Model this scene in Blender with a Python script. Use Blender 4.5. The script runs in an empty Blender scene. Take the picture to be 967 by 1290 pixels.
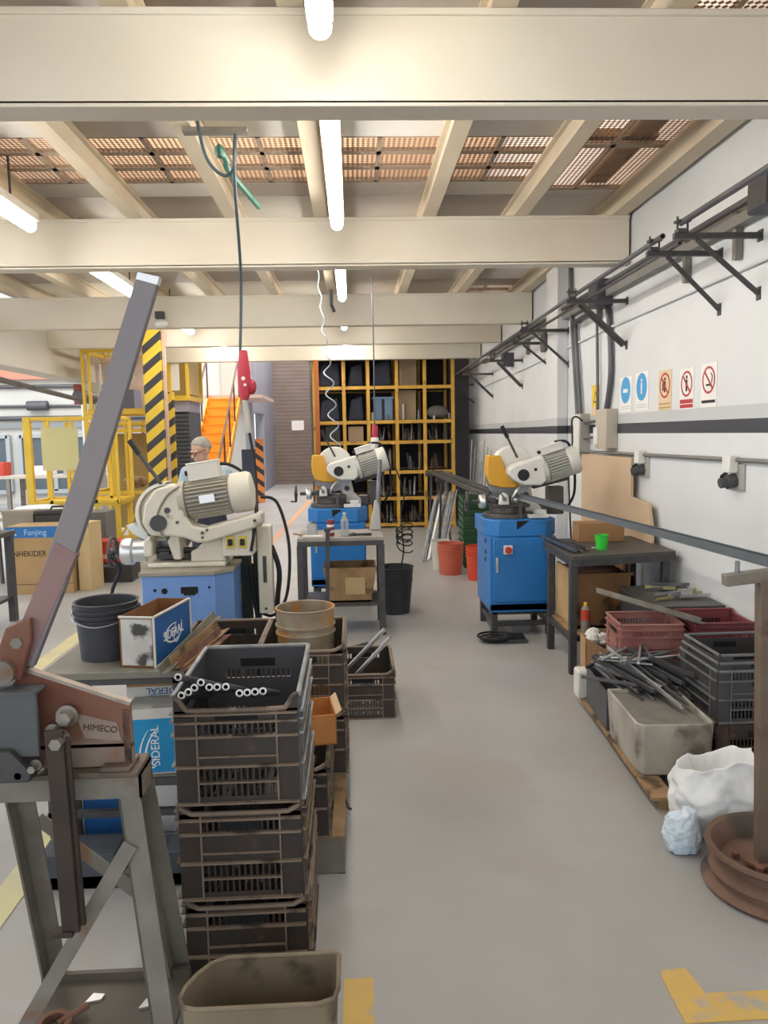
import bpy, math, random
from mathutils import Vector, Matrix, Euler, noise
random.seed(7)
R = math.radians
S = bpy.context.scene
COL = S.collection
PI = math.pi

# ---------------------------------------------------------------- mesh builder
class MB:
    def __init__(s): s.v = []; s.f = []; s.mi = []; s.T = None; s.m = 0
    def add(s, vs, fs, m=None):
        b = len(s.v)
        for p in vs:
            p = Vector(p)
            s.v.append(s.T @ p if s.T is not None else p)
        for f in fs:
            s.f.append([i + b for i in f]); s.mi.append(s.m if m is None else m)
        return s
    def box(s, c, d, rot=None, m=None):
        x, y, z = d[0] / 2, d[1] / 2, d[2] / 2
        vs = [Vector((a, b, e)) for e in (-z, z) for a, b in ((-x, -y), (x, -y), (x, y), (-x, y))]
        if rot is not None:
            M = rot if isinstance(rot, Matrix) else Euler(rot).to_matrix()
            vs = [M @ p for p in vs]
        c = Vector(c)
        return s.add([p + c for p in vs], [(3, 2, 1, 0), (4, 5, 6, 7), (0, 1, 5, 4), (1, 2, 6, 5), (2, 3, 7, 6), (3, 0, 4, 7)], m)
    def b2(s, a, b, m=None):      # box from its two corners
        return s.box([(a[i] + b[i]) / 2 for i in range(3)], [abs(a[i] - b[i]) for i in range(3)], None, m)
    def bar(s, p0, p1, w, h, up=(0, 0, 1), m=None):
        p0, p1 = Vector(p0), Vector(p1); d = p1 - p0; L = d.length; d.normalize()
        u = Vector(up); x = d.cross(u)
        if x.length < 1e-4: x = d.cross(Vector((0, 1, 0)))
        x.normalize(); u = x.cross(d)
        M = Matrix((x, d, u)).transposed()
        return s.box((p0 + p1) / 2, (w, L, h), M, m)
    def ang(s, p0, p1, w, t=.005, a=(1, 0, 0), b=(0, 0, 1), m=None):   # L-profile between two points, legs along a and b
        a, b = Vector(a), Vector(b); p0, p1 = Vector(p0), Vector(p1)
        s.bar(p0 + a * w / 2, p1 + a * w / 2, w, t, b, m) if False else None
        for q, r in ((a, b), (b, a)):
            vs = []
            for p in (p0, p1):
                vs += [p, p + q * w, p + q * w + r * t, p + r * t]
            s.add(vs, [(0, 1, 2, 3), (7, 6, 5, 4), (0, 4, 5, 1), (1, 5, 6, 2), (2, 6, 7, 3), (3, 7, 4, 0)], m)
        return s
    @staticmethod
    def frame(d):
        d = Vector(d).normalized()
        x = d.cross(Vector((0, 0, 1)))
        if x.length < 1e-3: x = Vector((1, 0, 0))
        x.normalize()
        return x, x.cross(d).normalized() * -1, d
    def cyl(s, p0, p1, r0, r1=None, n=16, cap=True, m=None):
        p0, p1 = Vector(p0), Vector(p1); r1 = r0 if r1 is None else r1
        x, y, d = s.frame(p1 - p0)
        vs = []
        for p, r in ((p0, r0), (p1, r1)):
            for i in range(n):
                a = 2 * PI * i / n; vs.append(p + x * (r * math.cos(a)) + y * (r * math.sin(a)))
        fs = [(i, (i + 1) % n, n + (i + 1) % n, n + i) for i in range(n)]
        if cap: fs += [tuple(range(n))[::-1], tuple(range(n, 2 * n))]
        return s.add(vs, fs, m)
    def lathe(s, prof, n=24, o=(0, 0, 0), axis=(0, 0, 1), sx=1, sy=1, m=None, a0=0, a1=2 * PI, close=False):
        # profile of (radius, height) swept about an axis
        o = Vector(o)
        if tuple(axis) == (0, 0, 1): x, y, d = Vector((1, 0, 0)), Vector((0, 1, 0)), Vector((0, 0, 1))
        else: x, y, d = s.frame(axis)
        full = abs(a1 - a0 - 2 * PI) < 1e-6
        k = n if full else n + 1
        vs = []
        for r, h in prof:
            for i in range(k):
                a = a0 + (a1 - a0) * i / n
                vs.append(o + x * (r * sx * math.cos(a)) + y * (r * sy * math.sin(a)) + d * h)
        fs = []
        P = len(prof); rows = P if close else P - 1
        for j in range(rows):
            j2 = (j + 1) % P
            for i in range(n):
                i2 = (i + 1) % k if full else i + 1
                fs.append((j * k + i, j * k + i2, j2 * k + i2, j2 * k + i))
        return s.add(vs, fs, m)
    def pipe(s, p0, p1, ro, ri, n=14, m=None):
        d = Vector(p1) - Vector(p0); L = d.length
        return s.lathe([(ro, 0), (ro, L), (ri, L), (ri, 0)], n, p0, d, close=True, m=m)
    def tube(s, pts, r, n=8, m=None, sub=0):
        P = [Vector(p) for p in pts]
        if sub and len(P) > 2:
            Q = []
            for i in range(len(P) - 1):
                a, b, c, e = P[max(i - 1, 0)], P[i], P[i + 1], P[min(i + 2, len(P) - 1)]
                for k in range(sub):
                    t = k / sub
                    Q.append(.5 * ((2 * b) + (c - a) * t + (2 * a - 5 * b + 4 * c - e) * t * t + (3 * b - a - 3 * c + e) * t ** 3))
            Q.append(P[-1]); P = Q
        d0 = (P[1] - P[0]).normalized(); x, y, _ = s.frame(d0)
        vs = []
        for i, p in enumerate(P):
            d = (P[min(i + 1, len(P) - 1)] - P[max(i - 1, 0)]).normalized()
            x = (x - d * x.dot(d)); x.normalize(); y = d.cross(x)
            rr = r[i] if isinstance(r, (list, tuple)) else r
            for k in range(n):
                a = 2 * PI * k / n; vs.append(p + x * (rr * math.cos(a)) + y * (rr * math.sin(a)))
        fs = [(i * n + k, i * n + (k + 1) % n, (i + 1) * n + (k + 1) % n, (i + 1) * n + k) for i in range(len(P) - 1) for k in range(n)]
        fs += [tuple(range(n))[::-1], tuple(range((len(P) - 1) * n, len(P) * n))]
        return s.add(vs, fs, m)
    def prism(s, pts, a, b, pl='xz', m=None):
        # polygon in a plane, extruded from a to b along the third axis
        def q(p, t): return {'xz': (p[0], t, p[1]), 'xy': (p[0], p[1], t), 'yz': (t, p[0], p[1])}[pl]
        n = len(pts)
        vs = [q(p, a) for p in pts] + [q(p, b) for p in pts]
        fs = [tuple(range(n)), tuple(range(n, 2 * n))[::-1]] + [(i, n + i, n + (i + 1) % n, (i + 1) % n) for i in range(n)]
        return s.add(vs, fs, m)
    def sph(s, c, r, n=14, m=None):
        r = (r, r, r) if not isinstance(r, (tuple, list)) else r
        k = n // 2
        vs, fs = [], []
        for j in range(k + 1):
            t = PI * j / k
            for i in range(n):
                a = 2 * PI * i / n
                vs.append((c[0] + r[0] * math.sin(t) * math.cos(a), c[1] + r[1] * math.sin(t) * math.sin(a), c[2] + r[2] * math.cos(t)))
        for j in range(k):
            for i in range(n):
                fs.append((j * n + i, (j + 1) * n + i, (j + 1) * n + (i + 1) % n, j * n + (i + 1) % n))
        return s.add(vs, fs, m)
    def build(s, name, mat, parent=None, bev=0, ang=35, kind=None, label=None, seg=2, loc=None, rot=None):
        me = bpy.data.meshes.new(name)
        me.from_pydata([tuple(v) for v in s.v], [], s.f)
        mats = mat if isinstance(mat, (list, tuple)) else [mat]
        for q in mats: me.materials.append(q)
        if len(mats) > 1: me.polygons.foreach_set('material_index', [min(i, len(mats) - 1) for i in s.mi])
        me.validate(); 
        import bmesh
        bm = bmesh.new(); bm.from_mesh(me); bmesh.ops.remove_doubles(bm, verts=bm.verts, dist=1e-6)
        bmesh.ops.recalc_face_normals(bm, faces=bm.faces); bm.to_mesh(me); bm.free()
        me.shade_smooth(); me.set_sharp_from_angle(angle=R(ang))
        o = bpy.data.objects.new(name, me); COL.objects.link(o)
        if parent: o.parent = parent
        if loc: o.location = loc
        if rot: o.rotation_euler = rot
        if bev:
            b = o.modifiers.new('edge', 'BEVEL'); b.width = bev; b.segments = seg; b.limit_method = 'ANGLE'; b.angle_limit = R(40)
        if kind: o['kind'] = kind
        if label: o['label'] = label
        return o

def thing(name, label, cat, loc=(0, 0, 0), rz=0, group=None, rot=None):
    o = bpy.data.objects.new(name, None); COL.objects.link(o)
    o.empty_display_size = .1
    o.location = loc; o.rotation_euler = rot if rot else (0, 0, rz)
    return tag(o, label, cat, group)
def tag(o, label, cat, group=None, kind=None):
    o['label'] = label; o['category'] = cat
    if group: o['group'] = group
    if kind: o['kind'] = kind
    return o
def dup(src, loc, rz=0, label=None, rot=None, scale=None, group=None):
    r = src.copy(); COL.objects.link(r); r.location = loc; r.rotation_euler = rot if rot else (0, 0, rz)
    if label: r['label'] = label
    if group: r['group'] = group
    if scale: r.scale = scale
    for ch in list(src.children):
        c = ch.copy(); COL.objects.link(c); c.parent = r
        for g in list(ch.children):
            d = g.copy(); COL.objects.link(d); d.parent = c
    return r
def text(s_, size, mat, parent, loc, rot=(0, 0, 0), name='lettering', ext=.0008, align='CENTER', sx=1):
    cu = bpy.data.curves.new(name, 'FONT'); cu.body = s_; cu.size = size; cu.extrude = ext; cu.align_x = align; cu.align_y = 'CENTER'
    t = bpy.data.objects.new('t', cu); COL.objects.link(t)
    bpy.context.view_layer.update()
    me = bpy.data.meshes.new_from_object(t.evaluated_get(bpy.context.evaluated_depsgraph_get()))
    bpy.data.objects.remove(t); me.name = name; me.materials.clear(); me.materials.append(mat)
    o = bpy.data.objects.new(name, me); COL.objects.link(o); o.parent = parent; o.location = loc; o.rotation_euler = rot; o.scale = (sx, 1, 1)
    return o

# ---------------------------------------------------------------- materials
def lin(h):
    h = h.lstrip('#'); c = [int(h[i:i + 2], 16) / 255 for i in (0, 2, 4)]
    return [(x / 12.92 if x <= .04045 else ((x + .055) / 1.055) ** 2.4) for x in c] + [1]
MATS = {}
def mat(name, c, rough=.6, metal=0, c2=None, sc=6, amt=.5, bump=0, bsc=40, c3=None, sc3=2, th3=.6, det=4, spec=.5, trans=0, coord='Object', soft=.25):
    """principled surface; c2 mottles c by noise; c3 adds patches of wear with an edge of their own"""
    if name in MATS: return MATS[name]
    m = bpy.data.materials.new(name); m.use_nodes = True; MATS[name] = m
    nt = m.node_tree; N = nt.nodes; L = nt.links; p = N['Principled BSDF']
    p.inputs['Roughness'].default_value = rough; p.inputs['Metallic'].default_value = metal
    p.inputs['Specular IOR Level'].default_value = spec
    if trans: p.inputs['Transmission Weight'].default_value = trans
    p.inputs['Base Color'].default_value = lin(c)
    tc = N.new('ShaderNodeTexCoord')
    last = None
    def noise(scale, d=det):
        n = N.new('ShaderNodeTexNoise'); n.inputs['Scale'].default_value = scale; n.inputs['Detail'].default_value = d
        L.new(tc.outputs[coord], n.inputs['Vector']); return n
    def ramp(src, a, b):
        r = N.new('ShaderNodeMapRange'); r.inputs[1].default_value = a; r.inputs[2].default_value = b; L.new(src, r.inputs[0]); return r.outputs[0]
    def mix(f, a, b):
        x = N.new('ShaderNodeMix'); x.data_type = 'RGBA'; L.new(f, x.inputs[0])
        if isinstance(a, list): x.inputs[6].default_value = a
        else: L.new(a, x.inputs[6])
        x.inputs[7].default_value = b; return x.outputs[2]
    if c2:
        f = ramp(noise(sc).outputs[0], .5 - soft, .5 + soft + (.5 - amt) * .6)
        last = mix(f, lin(c), lin(c2))
    if c3:
        f = ramp(noise(sc3, 6).outputs[0], th3 - .04, th3 + .04)
        last = mix(f, last if last is not None else lin(c), lin(c3))
    if last is not None: L.new(last, p.inputs['Base Color'])
    if bump:
        b = N.new('ShaderNodeBump'); b.inputs['Strength'].default_value = bump; b.inputs['Distance'].default_value = .01
        L.new(noise(bsc).outputs[0], b.inputs['Height']); L.new(b.outputs[0], p.inputs['Normal'])
    return m
def glow(name, c, st):
    m = bpy.data.materials.new(name); m.use_nodes = True; p = m.node_tree.nodes['Principled BSDF']
    p.inputs['Base Color'].default_value = lin(c); p.inputs['Emission Color'].default_value = lin(c); p.inputs['Emission Strength'].default_value = st
    return m

M_white = mat('white_paint', '#e6e4de', .5, c2='#d6d2c8', sc=8)
M_cream = mat('cream_paint', '#dfd8c9', .45, c2='#d5cbb8', sc=1.5)
M_joist = mat('joist_paint', '#d6c9b1', .5, c2='#c6b79e', sc=2)
M_black = mat('black_plastic', '#34302d', .55, c2='#373029', sc=9)
M_crate = mat('crate_plastic', '#332e2b', .5, c2='#463b34', sc=7, c3='#5b4638', sc3=9, th3=.66)
M_craterib = mat('dusty_crate_rib', '#77685b', .6, c2='#8d7a68', sc=9, c3='#4c423b', sc3=8, th3=.6)
M_cratetop = mat('lit_crate_plastic', '#47484b', .45, c2='#54555a', sc=5)  # lighter copy of the crate plastic; light on the inside put into colour
M_cratetoprib = mat('worn_pale_rim', '#6a6a6c', .45, c2='#a3a3a3', sc=12)
M_iron = mat('dark_iron', '#454548', .5, .4, c2='#575554', sc=14)
M_steel = mat('bare_steel', '#9a9a9c', .35, .85, c2='#77777b', sc=12)
M_bright = mat('bright_steel', '#d9dadb', .28, .8)
M_rust = mat('rusty_steel', '#6a3f31', .75, .15, c2='#8a6a58', sc=9, c3='#3f2c28', sc3=6, th3=.58, bump=.2)
M_greysteel = mat('grey_painted_steel', '#8b867b', .55, .1, c2='#6f6a62', sc=8, c3='#7a5f49', sc3=7, th3=.64)
M_card = mat('cardboard', '#b08a5c', .85, c2='#a27c50', sc=5)
M_cardin = mat('cardboard_inside', '#9a6d45', .9, c2='#7a5335', sc=9)
M_wood = mat('worn_wood', '#a98a63', .8, c2='#7c6144', sc=7, c3='#54402e', sc3=6, th3=.62)
M_yellow = mat('yellow_paint', '#e8c444', .45, c2='#dab335', sc=5)
M_rack = mat('rack_yellow_paint', '#d9ab42', .5, c2='#b98b38', sc=6, c3='#7b5f35', sc3=5, th3=.65)
M_blue = mat('blue_paint', '#2a7cc6', .4, c2='#2470b4', sc=3)
M_peri = mat('periwinkle_paint', '#7aa0dc', .45, c2='#6890cf', sc=3, c3='#4a6594', sc3=9, th3=.7)
M_red = mat('red_plastic', '#c2452f', .5, c2='#b03a28', sc=5)
M_dark = mat('dark_gap', '#131315', .8)
M_rubber = mat('black_rubber', '#1c1c1e', .6)
M_printblue = mat('carton_blue_print', '#1b62a5', .55, c2='#20558f', sc=6)
M_cyan = mat('carton_cyan_print', '#1f9ad0', .55, c2='#1783bb', sc=4)
M_cartonwhite = mat('carton_white', '#dcdad4', .7, c2='#cfccc4', sc=9)
M_concrete = mat('concrete', '#bab5a9', .85, c2='#8d877b', sc=5, c3='#6b655a', sc3=4, th3=.57, bump=.25)

# ---------------------------------------------------------------- setting
def struct(mb, name, m, **k):
    return mb.build(name, m, kind='structure', **k)
XW = 2.2
# floor
M_floor = mat('floor_concrete', '#b0afad', .42, c2='#999896', sc=.9, c3='#a4a19c', sc3=1.6, th3=.55, bump=.04, bsc=60, det=8)
struct(MB().b2((-13, -3, -.2), (XW + .1, 27, 0)), 'floor', M_floor)
# right wall with painted band; band is a height of the wall itself
def wall_material(name, base, base2):
    m = mat(name, base, .6, c2=base2, sc=1.2)
    nt = m.node_tree; N = nt.nodes; L = nt.links; p = N['Principled BSDF']
    src = p.inputs['Base Color'].links[0].from_socket
    g = N.new('ShaderNodeNewGeometry'); s = N.new('ShaderNodeSeparateXYZ'); L.new(g.outputs['Position'], s.inputs[0])
    r = N.new('ShaderNodeValToRGB'); r.color_ramp.interpolation = 'CONSTANT'
    mr = N.new('ShaderNodeMapRange'); mr.inputs[1].default_value = 1.4; mr.inputs[2].default_value = 1.9; L.new(s.outputs[2], mr.inputs[0])
    L.new(mr.outputs[0], r.inputs[0])
    e = r.color_ramp.elements; e[0].position = 0; e[0].color = (0, 0, 0, 1); e[1].position = (1.585 - 1.4) / .5; e[1].color = (1, 1, 1, 1)
    k = e.new((1.665 - 1.4) / .5); k.color = (.25, .25, .25, 1); k = e.new((1.742 - 1.4) / .5); k.color = (0, 0, 0, 1)
    x = N.new('ShaderNodeMix'); x.data_type = 'RGBA'; L.new(r.outputs[0], x.inputs[0]); L.new(src, x.inputs[6]); x.inputs[7].default_value = lin('#3c3e45')
    # scuffs low on the wall
    n = N.new('ShaderNodeTexNoise'); n.inputs['Scale'].default_value = 2.3; n.inputs['Detail'].default_value = 8
    L.new(g.outputs['Position'], n.inputs['Vector'])
    a = N.new('ShaderNodeMapRange'); a.inputs[1].default_value = .60; a.inputs[2].default_value = .8; L.new(n.outputs[0], a.inputs[0])
    b = N.new('ShaderNodeMapRange'); b.inputs[1].default_value = 1.0; b.inputs[2].default_value = .3; L.new(s.outputs[2], b.inputs[0])
    mu = N.new('ShaderNodeMath'); mu.operation = 'MULTIPLY'; L.new(a.outputs[0], mu.inputs[0]); L.new(b.outputs[0], mu.inputs[1])
    y = N.new('ShaderNodeMix'); y.data_type = 'RGBA'; L.new(mu.outputs[0], y.inputs[0]); L.new(x.outputs[2], y.inputs[6]); y.inputs[7].default_value = lin('#6f6b66')
    L.new(y.outputs[2], p.inputs['Base Color'])
    return m
M_wall = wall_material('white_wall_paint', '#dfe1e2', '#cfd1d2')
struct(MB().b2((XW, -3, 0), (XW + .15, 14.4, 5.7)), 'wall_right', M_wall)
struct(MB().b2((2.085, 7.73, 0), (XW, 8.17, 3.42)), 'pillar', M_wall, bev=.008)
# plain wall behind the rack, then the aisle running on beside it
M_backwall = mat('shaded_grey_wall', '#6a6a70', .8, c2='#55555a', sc=1.5)  # grey kept dark to hold the shade behind the rack
struct(MB().b2((-.75, 14.3, 0), (XW + .15, 14.45, 6)), 'wall_back', M_backwall)
M_greywall = mat('lilac_grey_wall', '#a3a3ab', .7, c2='#92929a', sc=1)
struct(MB().b2((-.75, 14.45, 0), (-.6, 25.5, 6)), 'wall_aisle', M_greywall)
w = MB(); w.b2((-2.75, 20.0, 2.25), (-2.55, 25.5, 6)); w.b2((-2.75, 22.5, 0), (-2.55, 25.5, 2.25)); w.b2((-2.75, 20.0, 0), (-2.55, 20.3, 2.25))
struct(w, 'wall_left_of_aisle', M_greywall)
# brown-grey roller door at the far end of the aisle, with its slats
w = MB()
for i in range(44): w.b2((-3, 25.5, .004 + i * .12), (-.6, 25.6, .116 + i * .12)); w.b2((-3, 25.52, i * .12 - .004), (-.6, 25.6, i * .12 + .004))
d1 = struct(w, 'door_1', mat('roller_door', '#87796f', .7, c2='#796c63', sc=2))
MB().b2((-3.05, 25.4, 0), (-2.93, 25.5, 5.4)).b2((-.72, 25.4, 0), (-.6, 25.5, 5.4)).build('door_frame', M_greysteel, d1)
struct(MB().b2((-3.2, 25.7, 0), (.2, 25.85, 6)), 'wall_far_end', M_greywall)
# left hall: far wall with windows, parapet, low brick strip
M_hall = mat('hall_white_wall', '#d9d8d2', .7, c2='#c9c7c0', sc=.8)
struct(MB().b2((-13, 20, 0), (-2.75, 20.15, 6.5)), 'wall_left', M_hall)
struct(MB().b2((-6.3, 19.9, .15), (-3.4, 20, 1.25)), 'trim_1', mat('brick_paint', '#a5583c', .8, c2='#8f4a33', sc=9))
struct(MB().b2((-13, 19.85, 3.15), (-5, 20, 3.5)), 'trim_2', mat('salmon_band', '#c98f78', .7))
struct(MB().b2((-13, 19.9, 1.93), (-4.5, 20, 2.05)), 'trim_3', mat('grey_band', '#8f9294', .7))
M_glass = mat('dim_window_glass', '#5c676d', .15, spec=.6, c2='#49545b', sc=1.2)
for i, (x0, x1) in enumerate(((-10.6, -8.75), (-8.45, -6.75))):
    fr = MB()
    for x in (x0, (x0 + x1) / 2, x1): fr.b2((x - .05, 19.84, .32), (x + .05, 20.0, 1.75))
    fr.b2((x0, 19.84, .26), (x1, 20.0, .36)); fr.b2((x0, 19.84, 1.68), (x1, 20.0, 1.78))
    o = struct(fr, 'window_%d' % (i + 1), mat('window_frame_paint', '#aab2b6', .5))
    MB().b2((x0, 19.9, .34), (x1, 19.93, 1.7)).build('pane', M_glass, o)
# mezzanine above: beams, joists, deck
M_beam = M_cream
for y in (3.14, 6.0, 9.2, 11.1, 12.86):
    b = MB(); x0, x1 = -4.25, XW - .02
    b.b2((x0, y, 2.91), (x1, y + .02, 3.25)) ; b.b2((x0, y + .0, 2.90), (x1, y + .14, 2.925)); b.b2((x0, y - .012, 3.235), (x1, y + .13, 3.262))
    b.b2((x0, y + .12, 2.925), (x1, y + .14, 3.24))
    if y > 12: b.v = [v - Vector((0, 0, .05)) for v in b.v]; b.b2((x0, y, 3.19), (x1, y + .1, 3.262))
    struct(b, 'ceiling_beam', M_beam, bev=.004)
b = MB(); b.b2((-4.25, .05, 2.91), (XW, .2, 3.25)); struct(b, 'ceiling_beam', M_beam)
JX = (-3.75, -3.05, -2.3, -1.6, -.87, -.2, .63, 1.33, 2.1)
for x in JX:
    j = MB(); wd = .05 if x != 2.1 else .06
    j.b2((x - wd, -2.5, 3.262), (x + wd, 13.75, 3.28)); j.b2((x - .02, -2.5, 3.28), (x + .02, 13.75, 3.42)); j.b2((x - wd, -2.5, 3.4), (x + wd, 13.75, 3.419))
    struct(j, 'ceiling_joist', M_joist)
# deck panels over each bay; gratings where the deck is perforated
def grating_material():
    m = bpy.data.materials.new('perforated_sheet'); m.use_nodes = True; nt = m.node_tree; N = nt.nodes; L = nt.links
    p = N['Principled BSDF']; p.inputs['Base Color'].default_value = lin('#8a6f5c'); p.inputs['Roughness'].default_value = .6
    tc = N.new('ShaderNodeTexCoord'); mp = N.new('ShaderNodeMapping'); mp.inputs['Scale'].default_value = (1, 1, 0); mp.inputs['Rotation'].default_value = (0, 0, R(45))
    L.new(tc.outputs['Object'], mp.inputs[0])
    ch = N.new('ShaderNodeTexChecker'); ch.inputs['Scale'].default_value = 44; L.new(mp.outputs[0], ch.inputs['Vector'])
    t = N.new('ShaderNodeBsdfTransparent'); x = N.new('ShaderNodeMixShader'); L.new(ch.outputs['Fac'], x.inputs[0]); L.new(p.outputs[0], x.inputs[1]); L.new(t.outputs[0], x.inputs[2])
    L.new(x.outputs[0], N['Material Output'].inputs[0]); return m
M_grate = grating_material()
M_deckA = mat('deck_panel_grey', '#cbc5bb', .5, c2='#b8b1a6', sc=1.5)
M_deckB = mat('deck_panel_dark', '#b2a89d', .55, c2='#9f958a', sc=1.2)
M_deckC = mat('deck_panel_white', '#eae7e1', .45, c2='#dedad2', sc=1.5)
rd = random.Random(3)
deck = MB(); gr = MB(); gf = MB(); gf2 = MB()
bays = [(-2.5, .1), (.1, 3.14), (3.14, 6.0), (6.0, 9.2), (9.2, 11.1), (11.1, 13.6)]
edges = (-4.25,) + JX + (XW,)
def grate(x0, x1, y0, y1):
    gr.add([(x0, y0, 3.43), (x1, y0, 3.43), (x1, y1, 3.43), (x0, y1, 3.43)], [(0, 1, 2, 3)])
    n = 3
    for i in range(n + 1):
        y = y0 + (y1 - y0) * i / n; gf.b2((x0, y - .03, 3.425), (x1, y + .03, 3.45))
    gf.b2(((x0 + x1) / 2 - .015, y0, 3.425), ((x0 + x1) / 2 + .015, y1, 3.45))
for (y0, y1) in bays:
    for i in range(len(edges) - 1):
        x0, x1 = edges[i], edges[i + 1]
        cells = [(y0, y1)]
        if (y0, y1) == (3.14, 6.0):
            if x0 >= 1.3: grate(x0, x1, 3.3, 5.9); cells = [(3.14, 3.3), (5.9, 6.0)]
            elif x0 > -3.8: grate(x0, x1, 4.85, 5.7); cells = [(3.14, 4.1), (4.1, 4.85), (5.7, 6.0)]
        elif (y0, y1) == (6.0, 9.2):
            if x0 >= .6: grate(x0, x1, 6.9, 8.2); cells = [(6.0, 6.9), (8.2, 9.2)]
            else: cells = [(6.0, 7.5), (7.5, 9.2)]
        elif (y0, y1) == (.1, 3.14):
            if x0 >= 1.3: grate(x0, x1, .5, 3.0); cells = [(.1, .5), (3.0, 3.14)]
            else: cells = [(.1, 1.6), (1.6, 3.14)]
        elif (y0, y1) == (9.2, 11.1) and x0 >= 1.3: grate(x0, x1, 9.6, 10.6); cells = [(9.2, 9.6), (10.6, 11.1)]
        for (a, b) in cells: deck.b2((x0, a, 3.42), (x1, b - .006, 3.46), m=rd.choice((0, 0, 0, 1, 1, 2)))
struct(deck, 'ceiling', [M_deckA, M_deckB, M_deckC])
struct(gr, 'ceiling_grating', M_grate)
struct(gf, 'ceiling_grating_frame', mat('grating_frame', '#9d8b78', .6))
# boards and sheet on the floor above, seen through the gratings
struct(MB().b2((-6.5, -2.5, 5.7), (XW + .1, 14.2, 5.8)), 'ceiling_upper', mat('upper_ceiling', '#e2c3a4', .8))
ub = MB()
for (x0, y0, x1, y1) in ((1.5, 3.6, 1.62, 4.6), (1.8, 4.3, 1.95, 5.9), (1.45, 5.0, 2.0, 5.1), (1.7, 1.0, 1.8, 2.4), (1.4, 2.0, 2.1, 2.15), (.7, 7.2, 2.0, 7.4)):
    ub.b2((x0, y0, 3.47), (x1, y1, 3.52))
struct(ub, 'ceiling_upper_boards', M_wood)
# concrete edge beam of the mezzanine and its round column
struct(MB().b2((-4.6, 6.5, 2.55), (-4.25, 13.2, 3.2)), 'trim_4', mat('white_concrete', '#d4d0c8', .7, c2='#c4bfb6', sc=1.2))
struct(MB().cyl((-4.38, 13.2, 0), (-4.38, 13.2, 3.4), .17, n=20), 'column', M_hall)
# floor paint
M_mark = mat('floor_yellow_paint', '#d9b35c', .6, c2='#c7a765', sc=9, c3='#aaa498', sc3=7, th3=.56)
M_mark2 = mat('floor_pale_paint', '#d2c88f', .6, c2='#bdb79a', sc=6)
def flat(pts, name, m): struct(MB().prism(pts, .0005, .003, 'xy'), name, m)
flat([(.881, 2.1), (.966, 2.105), (.977, 1.999), (1.4, 2.0), (1.4, 1.895), (.873, 1.893), (.877, 1.996)], 'floor_marking', M_mark)
flat([(-.061, 2.123), (.027, 2.127), (.022, 1.5), (-.065, 1.5)], 'floor_marking', M_mark)
flat([(-2.36, 4.2), (-2.23, 4.2), (-2.23, 7.5), (-2.36, 7.5)], 'floor_marking', M_mark2)
flat([(-1.32, 2.2), (-1.21, 2.2), (-1.21, 3.6), (-1.32, 3.6)], 'floor_marking', M_mark2)
flat([(-1.36, 9.5), (-1.26, 9.5), (-1.02, 19), (-1.12, 19)], 'floor_marking', mat('floor_orange_paint', '#cf9a6c', .6))

# ---------------------------------------------------------------- camera
cd = bpy.data.cameras.new('camera'); cam = bpy.data.objects.new('camera', cd); COL.objects.link(cam); S.camera = cam
cd.sensor_fit = 'AUTO'; cd.sensor_width = 36; cd.lens = 36 * 960 / 1290; cd.clip_start = .05
yaw, pit, rol = R(2.29228), R(-5.87315), R(-1.08862)
f = Vector((math.sin(yaw) * math.cos(pit), math.cos(yaw) * math.cos(pit), math.sin(pit)))
r_ = Vector((math.cos(yaw), -math.sin(yaw), 0)); u_ = r_.cross(f)
r2 = r_ * math.cos(rol) + u_ * math.sin(rol); u2 = -r_ * math.sin(rol) + u_ * math.cos(rol)
cam.matrix_world = Matrix(((r2.x, u2.x, -f.x, 0), (r2.y, u2.y, -f.y, 0), (r2.z, u2.z, -f.z, 1.62), (0, 0, 0, 1)))

# ---------------------------------------------------------------- light
M_tube = glow('lit_tube', '#fffaf2', 26)
lights = [(-.08, 1.0, 2.93), (-.07, 3.35, 5.5), (-.07, 6.25, 8.35), (-.07, 9.4, 10.6), (-.07, 11.4, 12.9),
          (-2.15, 3.35, 5.48), (-2.18, 6.25, 8.2), (-2.18, 9.4, 10.85), (-2.05, 11.4, 12.85)]
nm = ['before the first beam', 'between the first and second beams', 'between the second and third beams', 'between the third and fourth beams', 'just before the last beam']
for i, (x, y0, y1) in enumerate(lights):
    row = 'central row' if i < 5 else 'outer row'
    t = thing('ceiling_light', 'lit fluorescent batten, %s, %s' % (row, nm[i if i < 5 else i - 4]), 'light', (x, (y0 + y1) / 2, 3.05), 0, 'fluorescent ceiling lights')
    h = (y1 - y0) / 2
    MB().b2((-.05, -h, .055), (.05, h, .11)).b2((-.03, -h, .02), (.03, -h + .03, .06)).b2((-.03, h - .03, .02), (.03, h, .06)).build('housing', M_white, t, bev=.004)
    MB().cyl((-.0, -h + .03, .02), (.0, h - .03, .02), .042, n=14).build('tube_lamp', M_tube, t)
    for s_ in (-1, 1): MB().bar((0, s_ * h * .7, .11), (0, s_ * h * .7, .375), .012, .012).build('hanger', M_iron, t)
W = bpy.data.worlds.new('world'); S.world = W; W.use_nodes = True
bg = W.node_tree.nodes['Background']; bg.inputs[0].default_value = (.90, .95, 1, 1); bg.inputs[1].default_value = 1.15
def area(n, loc, rot, sx, sy, e, c):
    l = bpy.data.lights.new(n, 'AREA'); l.shape = 'RECTANGLE'; l.size = sx; l.size_y = sy; l.energy = e; l.color = c
    o = bpy.data.objects.new(n, l); COL.objects.link(o); o.location = loc; o.rotation_euler = rot
area('upstairs_lamp', (-1, 6, 3.75), (PI, 0, 0), 5, 12, 330, (1, .86, .74))
area('hall_fill_light', (-7.5, 12, 6.6), (0, 0, 0), 5, 9, 520, (.95, .98, 1))  # added fill light for the hall and stairs, no skylight is built here
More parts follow.
